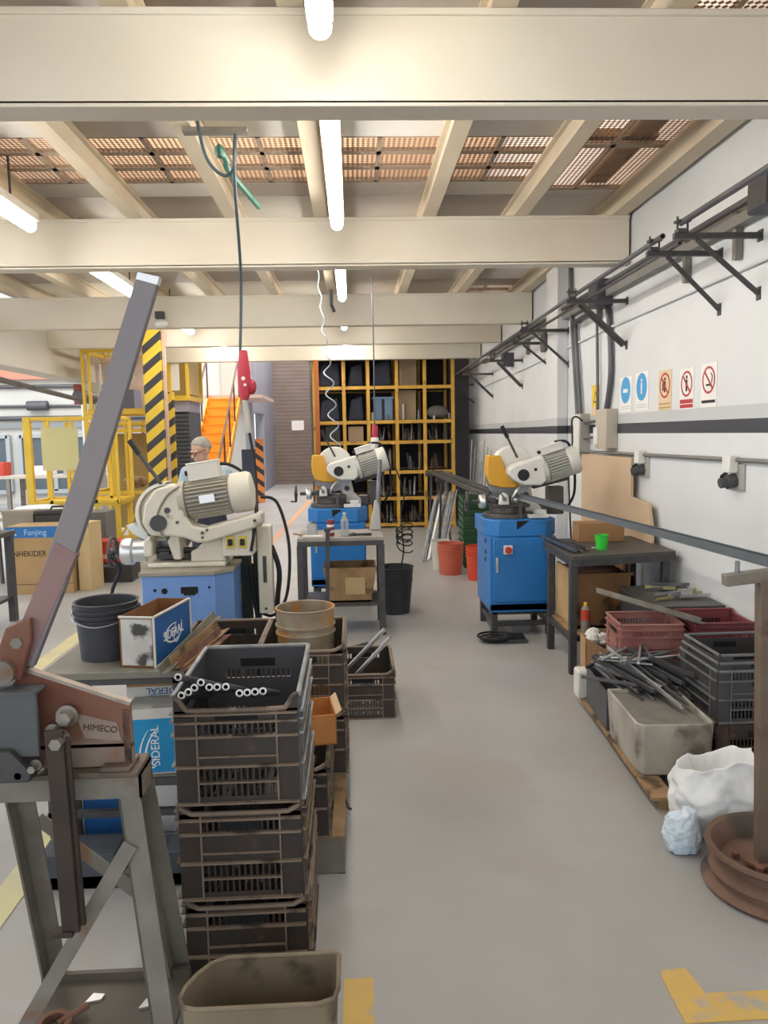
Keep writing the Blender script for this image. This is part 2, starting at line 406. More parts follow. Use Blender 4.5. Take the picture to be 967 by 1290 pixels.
area('aisle_fill_light', (-1.6, 20, 6.4), (0, 0, 0), 2, 9, 380, (1, .90, .84))  # added fill light for the far aisle and stairs, without a visible source
S.view_settings.view_transform = 'Standard'; S.view_settings.look = 'None'; S.view_settings.exposure = .55; S.view_settings.gamma = 1
S.view_settings.use_curve_mapping = False

# ================================================================ cold saws
M_sawwhite = mat('saw_white_enamel', '#e4e3dd', .35, c2='#d6d4cc', sc=6)
M_sawcream = mat('saw_cream_enamel', '#e0dbcc', .45, c2='#d2cab7', sc=5, c3='#9c917b', sc3=11, th3=.68)
M_motor = mat('motor_grey', '#d3d2cc', .45, .1, c2='#bfbdb5', sc=9)
M_motorold = mat('motor_cream_grey', '#c4bcab', .55, .1, c2='#a69d8b', sc=9)
M_guard = mat('guard_yellow', '#dba52f', .45, c2='#cf9826', sc=3)
M_print = mat('ink_black', '#2a2624', .7)

def motor(t, p0, p1, r, m, mfan, box=True, boxm=None, plate=True, bh=.5):
    """finned motor along its tilted axis, with fan cover, terminal box and name plate"""
    p0, p1 = Vector(p0), Vector(p1); d = (p1 - p0).normalized(); L = (p1 - p0).length
    x, y, _ = MB.frame(d)
    b = MB(); b.cyl(p0, p0 + d * L * .68, r * .86, n=24, m=1)
    b.cyl(p0 - d * .015, p0 + d * .02, r * 1.0, n=24)
    o = b.build('motor', [m, mat('motor_shell_' + m.name, '#8b877d' if 'cream' in m.name else '#8e8e8a', .5)], t, bev=.003)  # shell coloured darker than the fins, for the shade between them
    fi = MB()
    for i in range(30):
        a = 2 * PI * i / 30; q = x * math.cos(a) + y * math.sin(a)
        fi.bar(p0 + d * .03 + q * r * .92, p0 + d * L * .67 + q * r * .92, .006, r * .17, q)
    fi.build('cooling_fins', m, o)
    f = MB(); f.lathe([(0, -.002), (r * .9, 0), (r * 1.02, .012), (r * 1.02, L * .26), (r * .93, L * .31), (r * .6, L * .33), (0, L * .33)], 24, p0 + d * L * .68, d)
    f.build('fan_cover', mfan, o)
    if plate:
        MB().box(p0 + d * L * .38 - Vector((0, r * 1.0, 0)), (r * .75, .006, r * .38), Matrix.Rotation(-math.atan2(d.z, d.x), 3, 'Y')).build('name_plate', M_bright, o)
    if box:
        up = Vector((-d.z, 0, d.x))
        c = p0 + d * L * .36 + up * (r * (1.28 if bh < .6 else 1.18))
        rot = Matrix.Rotation(-math.atan2(d.z, d.x), 3, 'Y')
        c += up * (bh - .5) * r * .5
        MB().box(c, (r * 1.5, r * 1.1, r * bh), rot).box(c + up * r * bh * .52, (r * 1.56, r * 1.16, r * .09), rot).build('terminal_box', boxm or mfan, o, bev=.005)
        MB().cyl(c - d * r * .78, c - d * r * .98, r * .13, n=10).build('cable_gland', M_rubber, o)
    return o

def handwheel(t, c, r, axis=(1, 0, 0)):
    b = MB(); c = Vector(c); x, y, d = MB.frame(axis)
    pts = [c + x * r * math.cos(2 * PI * i / 20) + y * r * math.sin(2 * PI * i / 20) for i in range(21)]
    b.tube(pts, r * .12, 8)
    for i in range(3):
        a = 2 * PI * i / 3; b.cyl(c, c + x * r * math.cos(a) + y * r * math.sin(a), r * .09, n=8)
    b.cyl(c - d * r * .2, c + d * r * .2, r * .25, n=12)
    b.cyl(c + y * r, c + y * r - d * r * .7, r * .1, n=8)
    return b.build('handwheel', M_iron, t)

def saw(label, loc, full=True):
    t = thing('cold_saw', label, 'cutting machine', loc, 0)
    # stand
    b = MB()
    for sx in (-1, 1):
        for sy in (-1, 1): b.box((sx * .22, sy * .25, .11), (.05, .05, .22))
    for sy in (-1, 1): b.box((0, sy * .25, .1), (.44, .03, .04)); b.box((0, sy * .25, .2), (.48, .05, .05))
    for sx in (-1, 1): b.box((sx * .22, 0, .1), (.03, .5, .04)); b.box((sx * .22, 0, .2), (.05, .5, .05))
    b.build('stand', M_iron, t, bev=.004)
    b = MB(); b.b2((-.26, -.30, .21), (.26, .30, .80)); b.b2((-.26, -.3, .2), (.26, -.28, .27))
    cab = b.build('cabinet', M_blue, t, bev=.006)
    MB().b2((-.235, -.315, .285), (.25, -.30, .79)).build('cabinet_door', M_blue, cab, bev=.006)
    b = MB(); b.prism([(-.28, -.2), (-.19, -.31), (.19, -.31), (.28, -.2), (.28, .3), (-.28, .3)], .80, .93, 'xy')
    top = b.build('base_top', M_blue, t, bev=.008)
    MB().prism([(-.05, .925), (.05, .925), (-.05, .855)], -.312, -.30).build('chip_recess', M_dark, top)
    # red switch, handle, screws
    MB().b2((-.155, -.325, .665), (-.085, -.313, .735)).build('switch_plate', M_white, cab, bev=.003)
    MB().cyl((-.12, -.325, .70), (-.12, -.345, .70), .027, n=18).b2((-.128, -.36, .675), (-.112, -.34, .725)).build('rotary_switch', M_red, cab)
    MB().b2((-.215, -.322, .52), (-.195, -.313, .64)).build('door_latch', M_bright, cab, bev=.003)
    b = MB()
    for z in (.75, .66, .6): b.cyl((-.26, -.12, z), (-.268, -.12, z), .018, n=10)
    b.build('side_fittings', M_iron, cab)
    # turntable, vice
    b = MB(); b.cyl((-.06, -.02, .93), (-.06, -.02, .965), .20, n=32); b.cyl((-.06, -.02, .965), (-.06, -.02, 1.02), .145, n=32)
    b.build('turntable', mat('turntable_iron', '#5a5450', .5, .5, c2='#6d6660', sc=10), t, bev=.004)
    v = MB(); v.b2((-.2, -.2, 1.02), (.08, .12, 1.045)); v.b2((-.10, -.16, 1.045), (-.05, .1, 1.10)); v.b2((-.21, -.1, 1.045), (-.17, .06, 1.09))
    v.cyl((-.36, -.04, 1.06), (-.1, -.04, 1.06), .017, n=12)
    vice = v.build('vice', M_iron, t, bev=.004)
    MB().lathe([(.0, 0), (.052, 0), (.058, .01), (.058, .045), (.03, .06), (.0, .06)], 20, (-.30, -.04, 1.06), (1, 0, 0)).build('vice_collar', M_bright, vice)
    handwheel(vice, (-.40, -.04, 1.06), .075)
    MB().prism([(-.17, 1.045), (-.09, 1.045), (-.10, 1.12), (-.13, 1.14), (-.16, 1.12)], -.24, -.17).build('vice_jaw', M_sawwhite, vice, bev=.008)
    MB().cyl((-.13, -.25, 1.09), (-.13, -.16, 1.09), .018, n=14).cyl((-.13, -.25, 1.09), (-.17, -.26, 1.15), .007, n=8).build('clamp_lever', M_steel, vice)
    MB().tube([(.05, -.12, 1.2), (-.02, -.2, 1.16), (-.06, -.2, 1.09), (-.05, -.16, 1.05)], .012, 8, sub=5).build('coolant_pipe', M_bright, vice)
    MB().b2((.06, -.26, .935), (.22, -.18, .965)).b2((.12, -.25, .965), (.2, -.19, 1.0)).build('vice_base', M_sawwhite, vice, bev=.006)
    w = MB(); w.prism([(.06, .94), (.23, .94), (.22, 1.0), (.16, 1.05), (.13, 1.18), (.03, 1.2), (.02, 1.08), (.07, 1.03)], .0, .13)
    w.build('pivot_bracket', M_sawwhite, t, bev=.012)
    MB().cyl((.09, -.012, 1.10), (.09, .14, 1.10), .026, n=14).build('pivot_pin', M_iron, t)
    MB().bar((.0, -.2, 1.06), (.0, -.22, .86), .028, .012, (0, 1, 0)).box((.0, -.23, .86), (.045, .03, .02)).build('stop_bar', M_iron, t, bev=.002)
    # rear column carrying the head
    b = MB(); b.b2((.30, .05, .93), (.42, .2, 1.16)); b.bar((.16, .1, 1.17), (.46, .1, 1.24), .10, .055); b.b2((.2, .04, .93), (.3, .22, 1.02))
    b.build('arm', mat('arm_iron', '#4a4946', .5, .4, c2='#67645e', sc=8), t, bev=.008)
    # head: white round cover, blade, yellow guard, gearbox
    b = MB(); b.cyl((-.02, -.05, 1.34), (-.02, .05, 1.34), .165, n=36)
    hd = b.build('blade_cover', M_sawwhite, t, bev=.012)
    MB().cyl((-.05, -.012, 1.26), (-.05, -.008, 1.26), .19, n=40).build('saw_blade', M_steel, hd)
    g = MB(); g.prism([(-.232, 1.431), (-.127, 1.426), (-.112, 1.36), (-.085, 1.305), (-.045, 1.245), (.03, 1.182), (-.03, 1.166), (-.12, 1.168), (-.209, 1.192), (-.236, 1.26), (-.243, 1.34)], -.10, .04)
    g.build('blade_guard', M_guard, hd, bev=.01)
    b = MB(); b.prism([(-.095, 1.325), (-.055, 1.355), (.165, 1.418), (.188, 1.40), (.205, 1.225), (.16, 1.19), (.02, 1.195), (-.05, 1.235), (-.09, 1.28)], -.24, -.06)
    gb = b.build('gearbox', M_sawwhite, t, bev=.018, seg=3)
    MB().cyl((.019, -.245, 1.277), (.019, -.236, 1.277), .046, n=24).build('gear_cap', M_rubber, gb)
    MB().cyl((.115, -.243, 1.318), (.115, -.238, 1.318), .013, n=14).build('oil_plug', M_rubber, gb)
    motor(t, (.20, -.14, 1.31), (.475, -.14, 1.392), .112, M_motor, M_sawwhite, plate=False)
    b = MB(); b.cyl((-.012, -.16, 1.41), (-.10, -.16, 1.59), .0095, n=10); lv = b.build('lever', M_iron, t)
    MB().cyl((-.09, -.16, 1.57), (-.135, -.16, 1.662), .016, n=12).build('lever_grip', M_rubber, lv)
    b = MB(); b.tube([(.30, -.12, 1.53), (.42, -.05, 1.52), (.50, .05, 1.36), (.52, .1, 1.1), (.46, .16, .95)], .011, 8, sub=6)
    b.build('motor_cable', M_rubber, t)
    return t

saw2 = saw('blue cold saw with white head and red switch, beside the white wall', (1.315, 6.15, 0))
saw3 = dup(saw2, (-.15, 7.38, 0), 0, 'blue cold saw with white head behind the laden small table in mid aisle')

# ---- older cream saw on the periwinkle base
t = thing('cold_saw', 'old cream cold saw with finned motor on a pale blue base', 'cutting machine', (-.89, 4.3, 0))
b = MB(); b.prism([(-.235, -.30), (.145, -.30), (.232, -.2), (.232, .31), (-.235, .31)], .05, .90, 'xy')
cab = b.build('base', M_peri, t, bev=.008)
MB().b2((-.24, -.29, .0), (.23, .3, .06)).build('plinth', M_iron, cab)
MB().prism([(-.245, -.31), (.15, -.31), (.24, -.205), (.24, .32), (-.245, .32)], .895, .918, 'xy').build('base_top', mat('worn_cream', '#a9a291', .6, c2='#8a8373', sc=9), cab, bev=.004)
MB().b2((-.03, -.303, .80), (.06, -.298, .835)).b2((-.015, -.303, .79), (.045, -.298, .80)).build('hand_slot', M_dark, cab)
for x, z, r in ((-.115, .815, .016), (-.165, .82, .008), (.01, .775, .009), (-.2, .71, .012), (.12, .83, .007)): MB().cyl((x, -.303, z), (x, -.298, z), r, n=14).build('screw_hole', M_dark, cab)
MB().box((.2335, .06, .72), (.003, .09, .11)).build('side_plate', M_bright, cab)
# vice casting
b = MB(); b.b2((-.23, -.18, .918), (.19, .16, .945)); b.prism([(.0, .945), (.19, .945), (.17, 1.07), (.13, 1.12), (.08, 1.11), (.06, 1.03), (.0, 1.0)], -.16, .14)
b.prism([(-.25, .98), (-.205, .98), (-.20, 1.05), (-.215, 1.09), (-.25, 1.06)], -.17, .05); b.prism([(-.09, .96), (-.05, .96), (-.055, 1.10), (-.09, 1.11), (-.12, 1.06)], -.17, .05)
vice = b.build('vice', M_sawcream, t, bev=.008)
MB().cyl((-.36, -.08, 1.0), (.02, -.08, 1.0), .016, n=12).b2((-.2, -.1, .955), (-.02, .1, .985)).b2((-.17, -.15, .985), (-.12, -.08, 1.0)).build('vice_screw', M_iron, vice)
MB().lathe([(0, 0), (.07, 0), (.075, .012), (.075, .055), (.06, .065), (.06, .13), (0, .13)], 24, (-.385, -.08, 1.0), (1, 0, 0)).build('vice_collar', M_bright, vice)
handwheel(vice, (-.46, -.02, .99), .08)
# head
b = MB(); b.cyl((-.135, -.06, 1.21), (-.135, .05, 1.21), .155, n=40)
hd = b.build('blade_cover', M_sawcream, t, bev=.02, seg=3)
b = MB(); b.lathe([(.155, -.09), (.172, -.09), (.172, .06), (.155, .06)], 30, (-.135, 0, 1.205), (0, 1, 0), close=True, a0=PI * .75, a1=PI * 1.5)
b.build('blade_guard', M_white, hd)
MB().cyl((-.16, -.012, 1.14), (-.16, -.008, 1.14), .17, n=40).build('saw_blade', M_steel, hd)
MB().prism([(-.37, 1.14), (-.33, 1.15), (-.23, 1.07), (-.15, 1.065), (-.15, 1.05), (-.25, 1.045), (-.33, 1.09)], -.06, .02).build('chip_deflector', mat('pale_plastic', '#d8dadb', .4), hd, bev=.004)
b = MB(); b.prism([(-.24, 1.17), (-.22, 1.27), (-.16, 1.35), (-.06, 1.372), (-.02, 1.34), (-.015, 1.21), (.03, 1.15), (.09, 1.135), (.4, 1.215), (.4, 1.14), (.1, 1.055), (.05, 1.055), (-.02, 1.085), (-.1, 1.095), (-.2, 1.1)], -.22, -.08)
gb = b.build('gearbox', M_sawcream, t, bev=.014, seg=3)
MB().cyl((-.149, -.232, 1.168), (-.149, -.215, 1.168), .044, n=26).build('gear_cap', M_iron, gb)
for x, z, r in ((-.1, 1.235, .016), (-.05, 1.17, .008), (.08, 1.11, .009), (.105, 1.125, .007), (.08, 1.085, .007), (.36, 1.17, .008)): MB().cyl((x, -.226, z), (x, -.216, z), r, n=12).build('bolt', M_iron, gb)
b = MB(); b.tube([(-.13, -.226, 1.10), (-.155, -.226, 1.2), (-.1, -.226, 1.31), (-.03, -.226, 1.36)], .006, 6, sub=5); b.build('cover_seam', mat('seam_grey', '#8a8272', .6), gb)
motor(t, (-.03, -.12, 1.275), (.345, -.12, 1.325), .108, M_motorold, M_sawcream, boxm=mat('terminal_cream', '#dcd8cc', .5), bh=.85)
b = MB(); b.cyl((-.15, -.12, 1.37), (-.275, -.12, 1.558), .010, n=10); lv = b.build('lever', M_iron, t)
MB().cyl((-.26, -.12, 1.535), (-.308, -.12, 1.61), .0155, n=12).build('lever_grip', M_rubber, lv)
# switch panel, hanging control column, cables
pn = MB().b2((.175, -.19, .975), (.34, -.02, 1.12)).build('switch_panel', M_sawcream, t, bev=.006)
for x in (.222, .287):
    MB().b2((x - .022, -.198, 1.02), (x + .022, -.188, 1.085)).build('switch_plate', mat('switch_yellow', '#d9c24a', .5), pn, bev=.003)
    MB().b2((x - .012, -.212, 1.035), (x + .012, -.196, 1.07)).build('switch_button', M_rubber, pn, bev=.003)
c = MB(); c.b2((.345, -.05, .62), (.425, .06, 1.12)); hb = c.build('control_column', M_sawcream, t, bev=.008)
MB().b2((.375, -.055, .8), (.395, -.048, .95)).cyl((.385, -.056, .65), (.385, -.048, .65), .008, n=10).build('column_slot', M_iron, hb)
MB().b2((.3, .1, .3), (.335, .16, 1.16)).bar((.24, .12, .0), (.24, .12, .98), .09, .09).build('rear_post', mat('dark_green_iron', '#30403a', .5, .3), t, bev=.006)
MB().tube([(.05, -.1, 1.44), (.2, -.06, 1.47), (.33, -.02, 1.36), (.36, -.16, 1.2), (.33, -.19, 1.0)], .009, 8, sub=6).build('cable', M_rubber, t)
MB().tube([(.37, .0, 1.28), (.46, .02, 1.24), (.52, .0, 1.0), (.5, -.02, .72), (.42, .0, .6), (.34, 0, .62)], .009, 8, sub=6).build('cable', M_rubber, t)
MB().tube([(.42, 0, 1.0), (.46, 0, .85), (.44, .02, .6), (.5, .0, .3), (.48, .05, .02)], .015, 8, sub=6).build('cable', M_rubber, t)
MB().tube([(.3, .0, .9), (.33, .0, .6), (.4, -.1, .3), (.52, .02, .16)], .016, 8, sub=6).build('cable', M_rubber, t)
MB().tube([(-.48, -.05, .98), (-.42, -.04, .9), (-.48, -.02, .75), (-.5, 0, .5)], .01, 8, sub=6).build('cable', M_rubber, t)

# ================================================================ crates
def crate_parts(t, m, w=.345, l=.50, h=.278, dip=True, back=.0, mr=None, mback=None, nest=False):
    mr = mr or m
    """open slatted harvest crate: ribbed walls with rows of slots, rolled rims, slotted floor"""
    def wall(x0, x1, ax, pos, sgn, top, name, grip=False, dipz=0, m=m, mr=mr):
        b = MB()
        def bx(u0, u1, z0, z1, th, off):
            a = pos + sgn * off; c = a + sgn * th
            if ax == 'x': b.b2((u0, min(a, c), z0), (u1, max(a, c), z1))
            else: b.b2((min(a, c), u0, z0), (max(a, c), u1, z1))
        T = .004; ends = .06; te = top - dipz
        for q0, q1 in ((x0, x0 + ends), (x1 - ends, x1)): bx(q0, q1, .0, te, T, 0)
        a0, a1 = x0 + ends, x1 - ends
        for z0, z1 in ((0, .02), (.058, .068), (.105, min(.205, te)), (.235, te)):
            if z1 > z0: bx(a0, a1, z0, z1, T, 0)
        n = max(8, int((a1 - a0) / .017))
        for i in range(1, n):
            u = a0 + (a1 - a0) * i / n
            for z0, z1 in ((.02, .058), (.068, .105), (.205, .235))[:3 if te > .24 else 2]: bx(u - .003, u + .003, z0, z1, T, 0)
        # ribs outside, dusty on their edges
        def rib(u0, u1, z0, z1, th):
            p_ = pos + sgn * (T + .0004); c = p_ + sgn * th
            if ax == 'x': b.b2((u0, min(p_, c), z0), (u1, max(p_, c), z1), 2)
            else: b.b2((min(p_, c), u0, z0), (max(p_, c), u1, z1), 2)
        for z in (() if nest else [q for q in (.003, .112, .20, .242, .265) if q < te - .008]): rib(x0, x1, z - .0028, z + .0028, .012)
        for z in (() if nest else (.063, .14)): rib(a0, a1, z - .0018, z + .0018, .008)
        for u in (() if nest else (a0, a1)): rib(u - .0025, u + .0025, .003, te, .006)
        # rim, curling up at the corners where the wall dips
        if dipz:
            pts = [(x0, top), (x0 + .012, top - .006), (x0 + .03, top - dipz * .8), (x0 + .06, top - dipz), (x1 - .06, top - dipz), (x1 - .03, top - dipz * .8), (x1 - .012, top - .006), (x1, top)]
            q = [(u, pos + sgn * .004, z) if ax == 'x' else (pos + sgn * .004, u, z) for u, z in pts]
            b.tube(q, .0075, 8, sub=3, m=2)
            for s_ in (0, 1):
                k = [(pts[i] if s_ == 0 else pts[-1 - i]) for i in range(4)]
                base = k[3][1] - .02
                poly = k + [(k[3][0], base), (k[0][0], base)]
                b.prism(poly, pos, pos + sgn * T, 'xz' if ax == 'x' else 'yz')
        else:
            q = [(x0, pos + sgn * .004, top), (x1, pos + sgn * .004, top)] if ax == 'x' else [(pos + sgn * .004, x0, top), (pos + sgn * .004, x1, top)]
            b.tube(q, .0075, 8, m=2)
        if grip:
            c = (x0 + x1) / 2; k = 1
            z = top - .055
            if ax == 'x': b.b2((c - .06, pos - sgn * .0008, z - .014), (c + .06, pos + sgn * .006, z + .014), m=1)
            else: b.b2((pos - sgn * .0008, c - .06, z - .014), (pos + sgn * .006, c + .06, z + .014), m=1)
        return b.build(name, [m, M_dark, mr], t)
    W, Lh = w / 2, l / 2
    wall(-W, W, 'x', -Lh, -1, h, 'end_panel', True, (.040 if mback else .02) if dip else 0)
    wall(-W, W, 'x', Lh, 1, h + back, 'end_panel', True, 0, mback or m, M_cratetoprib if mback else mr)
    for s_ in (-1, 1): wall(-Lh, Lh, 'y', s_ * W, s_, h, 'side_panel', False, 0, mback or m, M_cratetoprib if mback else mr)
    b = MB()
    for i in range(8): x = -W + w * (i + .5) / 8; b.b2((x - .017, -Lh, .0), (x + .017, Lh, .006))
    for i in range(6): y = -Lh + l * (i + .5) / 6; b.b2((-W, y - .012, .001), (W, y + .012, .008))
    b.build('bottom_grid', m, t)
    if back:   # raised corners running down from the back
        for s_ in (-1, 1):
            p = MB(); pts = [(Lh, h + back), (Lh - .02, h + back), (Lh - .30, h + .012), (Lh - .33, h), (Lh, h)]
            p.prism(pts, s_ * W, s_ * (W + .005), 'yz')
            p.tube([(s_ * (W + .003), y, z) for y, z in ((Lh, h + back), (Lh - .02, h + back), (Lh - .30, h + .012), (Lh - .36, h))], .007, 8)
            p.build('raised_side', m, t)
CR = 'stacked black harvest crates'
cx, cy, pz = -.345, 2.355, .287
top = thing('harvest_crate', 'black harvest crate holding cut steel tubes, topmost of the tall stack', 'crate', (cx, cy, pz * 2 + .003), 0, CR)
crate_parts(top, M_crate, h=.315, mr=M_craterib, mback=M_cratetop)
cr = thing('harvest_crate', 'black harvest crate in the middle of the tall stack', 'crate', (cx, cy, pz + .002), 0, CR)
crate_parts(cr, M_crate, mr=M_craterib)
dup(cr, (cx + .004, cy + .004, .001), R(.6), 'black harvest crate at the bottom of the tall stack, behind the rusty bin')
# the stacks behind it, on a low platform
t = thing('platform', 'low worn grey platform under the rear crate stacks', 'platform', (-.35, 3.26, 0))
MB().b2((-.30, -.58, .0), (.285, -.55, .14)).b2((.255, -.58, 0), (.285, .56, .14)).b2((-.30, .53, 0), (.285, .56, .14)).b2((-.3, -.58, 0), (-.27, .56, .14)).build('frame', M_greysteel, t, bev=.004)
MB().b2((-.305, -.585, .1402), (.29, .565, .15)).build('deck', M_wood, t)
MB().tube([(.288, -.2, .10), (.30, -.22, .07), (.31, -.24, .075)], .006, 6).build('hook', M_iron, t)
dup(cr, (-.295, 2.925, .15), 0, 'black harvest crate under the small open tan carton')
for i, (n_) in enumerate(('lower black crate beneath the crate with the rusty bucket', 'upper black crate with the rusty bucket standing in it')):
    dup(cr, (-.235, 3.445, .15 + (pz + .004) * i), 0, n_)
for i, n_ in enumerate(('lower black crate of the pair beside the pale blue saw base', 'upper empty black crate beside the pale blue saw base')):
    dup(cr, (-.60, 3.455, .15 + (pz + .004) * i), 0, n_)
far = dup(cr, (.03, 4.47, 0), 0, 'lone black crate on the floor with two bright tubes sticking out')
for i, (a, bq) in enumerate((((-.03, 4.33, .20), (.19, 4.18, .48)), ((-.06, 4.40, .24), (.16, 4.25, .51)))):
    tag(MB().pipe(a, bq, .012, .009, 12).build('steel_tube', M_bright), ('upper' if i else 'lower') + ' bright steel tube leaning out of the lone crate', 'tube', 'tubes leaning out of the lone crate')
# cut tubes in the top crate
pts = [(224, 853), (227, 873), (236, 869.5), (244, 865), (252.5, 859.5), (263, 865), (273, 865), (284, 865), (301, 872.5), (311, 872), (321, 871.5), (331, 871)]
for i, (px, py) in enumerate(pts):
    z = .965 - (py - 853) * .00262; x = -.526 * .936 + (px - 224) * .00215
    o = MB(); o.pipe((x, 2.06, z), (x * 1.10 + .012, 2.56, z - .18), .0103, .0070, 16)
    o.pipe((x, 2.0605, z), (x, 2.058, z), .0105, .0062, 16, m=1)
    tag(o.build('steel_tube', [M_steel, mat('cut_tube_end', '#f0f0ee', .4, .2)]), 'cut steel tube lying in the topmost crate with its bright end over the rim', 'tube', 'cut tubes in the topmost crate')
# rusty bucket in the crate, small tan carton
def bucket(name, label, loc, r0, r1, h, m, handle=True, ribs=3, cat='bucket', group=None):
    t = thing(name, label, cat, loc, 0, group)
    p = [(0, 0), (r0, 0)]
    for i in range(ribs):
        z = h * (.72 + .09 * i); rr = r0 + (r1 - r0) * z / h
        p += [(rr, z - .008), (rr + .007, z - .006), (rr + .007, z), (rr, z + .002)]
    p += [(r1, h - .004), (r1 + .006, h), (r1, h + .003), (r1 - .006, h), (r0 - .006, .006), (0, .006)]
    MB().lathe(p, 30).build('body', m, t)
    if handle:
        b = MB(); b.tube([(r1 + .01, 0, h * .86), (r1 * .85, -r1 * .75, h * .74), (0, -r1 - .022, h * .66), (-r1 * .85, -r1 * .75, h * .74), (-r1 - .01, 0, h * .86)], .004, 6, sub=5)
        b.build('handle', M_steel, t)
        for s_ in (-1, 1): MB().box((s_ * (r1 + .004), 0, h * .86), (.014, .03, .03)).build('handle_lug', m, t, bev=.003)
    return t
M_rustbucket = mat('stained_bucket', '#aea28c', .75, c2='#84745c', sc=9, c3='#b07c40', sc3=7, th3=.57, bump=.15, bsc=20)
bucket('bucket', 'stained tan bucket standing in the rear upper crate', (-.232, 3.43, .452), .124, .132, .39, M_rustbucket, False, 2)
t = thing('carton', 'small open tan carton on the black crate behind the tall stack', 'carton', (-.155, 2.86, .462), R(8))
b = MB(); b.b2((-.06, -.1, 0), (.06, -.095, .115)); b.b2((-.06, .095, 0), (.06, .1, .115)); b.b2((-.06, -.1, 0), (-.055, .1, .115)); b.b2((.055, -.1, 0), (.06, .1, .115)); b.b2((-.06, -.1, 0), (.06, .1, .005))
b.build('body', mat('tan_carton', '#c98d52', .85, c2='#b87b42', sc=6), t)
MB().bar((-.06, 0, .115), (-.1, 0, .2), .2, .004, (1, 0, 0)).bar((.06, 0, .115), (.08, 0, .13), .2, .004, (1, 0, 0)).build('flaps', mat('pale_carton', '#c9b08a', .85), t)

# ================================================================ work bench with bucket and cartons
t = thing('work_bench', 'small grey topped bench carrying the black bucket and blue carton', 'bench', (-.92, 3.03, 0))
MB().b2((-.27, -.21, .72), (.27, .22, .75)).build('table_top', mat('bench_top', '#8d8a7e', .6, c2='#757166', sc=5), t, bev=.004)
MB().b2((-.27, -.21, .70), (.27, -.18, .72)).b2((-.27, .19, .66), (.27, .22, .72)).b2((-.27, -.21, .70), (-.24, .22, .72)).b2((.24, -.21, .70), (.27, .22, .72)).build('apron', M_iron, t)
for x in (-.245, .245):
    for y in (-.19, .2): MB().b2((x - .02, y - .02, 0), (x + .02, y + .02, .72)).build('leg', M_iron, t)
for p_, q_ in (((-.27, -.21, .3), (.27, -.18, .33)), ((-.27, .19, .3), (.27, .22, .33)), ((-.27, -.21, .18), (.27, -.185, .205))): MB().b2(p_, q_).build('stretcher', M_iron, t)
MB().b2((-.25, -.2, .331), (.25, .21, .337)).build('shelf', M_greysteel, t)
bucket('bucket', 'black plastic bucket on the small grey topped bench', (-1.0, 3.05, .751), .105, .122, .225, mat('black_bucket', '#33343a', .5, c2='#3d3e44', sc=6))
def carton(name, label, loc, d, rz, sides, open_top=False, cat='carton', rot=None, group=None, edge=None):
    """printed carton: shell, printed faces as thin sheets glued on; sides maps face -> material"""
    t = thing(name, label, cat, loc, rz, group, rot)
    x, y, z = d[0] / 2, d[1] / 2, d[2]; T = .004
    b = MB(); b.b2((-x, -y, 0), (x, -y + T, z)).b2((-x, y - T, 0), (x, y, z)).b2((-x, -y, 0), (-x + T, y, z)).b2((x - T, -y, 0), (x, y, z)).b2((-x, -y, 0), (x, y, T))
    if not open_top: b.b2((-x, -y, z - T), (x, y, z))
    b.build('body', [sides.get('body', M_card)], t)
    e = .001; g = .008
    for k, m in sides.items():
        if k == 'body': continue
        if k == 'front': MB().b2((-x + g, -y - e, g), (x - g, -y, z - g)).build('printed_face', m, t)
        if k == 'right': MB().b2((x, -y + g, g), (x + e, y - g, z - g)).build('printed_face', m, t)
        if k == 'left': MB().b2((-x - e, -y + g, g), (-x, y - g, z - g)).build('printed_face', m, t)
        if k == 'top': MB().b2((-x + g, -y + g, z), (x - g, y - g, z + e)).build('printed_face', m, t)
    return t
M_ink = mat('white_ink', '#eef1f4', .6)
def swoosh(t, loc, rot, w, h, m=M_ink, a0=.2, a1=1.75):
    b = MB(); pts = []
    for i in range(25):
        a = 2 * PI * (a0 + (a1 - a0) * .5 * i / 24); pts.append((w * math.cos(a), h * math.sin(a), 0))
    for i in range(24):
        wd = .0045 * (.4 + math.sin(PI * i / 24)) * (w / .05 + h / .05) * .5
        b.bar(pts[i], pts[i + 1], wd, .001)
    o = b.build('swoosh_mark', m, t); o.location = loc; o.rotation_euler = rot; return o
M_dirtywhite = mat('scuffed_white_carton', '#d3d0cb', .8, c2='#b9b5b0', sc=14, c3='#4c4a4a', sc3=11, th3=.56)
# open carton: dirty white end towards the camera, blue printed long side facing right
t = carton('carton', 'open carton with scuffed white end and blue printed side on the bench', (-.80, 3.03, .752), (.14, .34, .195), R(-11), {'body': M_cardin, 'front': M_dirtywhite, 'right': M_printblue}, True)
b = MB()
for a, c in (((.07, -.17, .0), (.07, -.17, .195)), ((.07, .17, 0), (.07, .17, .195)), ((.07, -.17, .195), (.07, .17, .195)), ((-.07, -.17, .195), (.07, -.17, .195)), ((.07, -.17, .003), (.07, .17, .003))): b.bar(a, c, .007, .007)
b.build('worn_edges', mat('worn_white_edge', '#d5d2cb', .8), t)
text('SIDERAL', .05, M_ink, t, (.0722, .0, .095), (R(90), 0, R(90)), sx=1.0)
swoosh(t, (.0722, .0, .095), (R(90), R(0), R(90)), .075, .035)
swoosh(t, (.0722, .04, .10), (R(90), R(-55), R(90)), .055, .03, a0=1.2, a1=2.6)
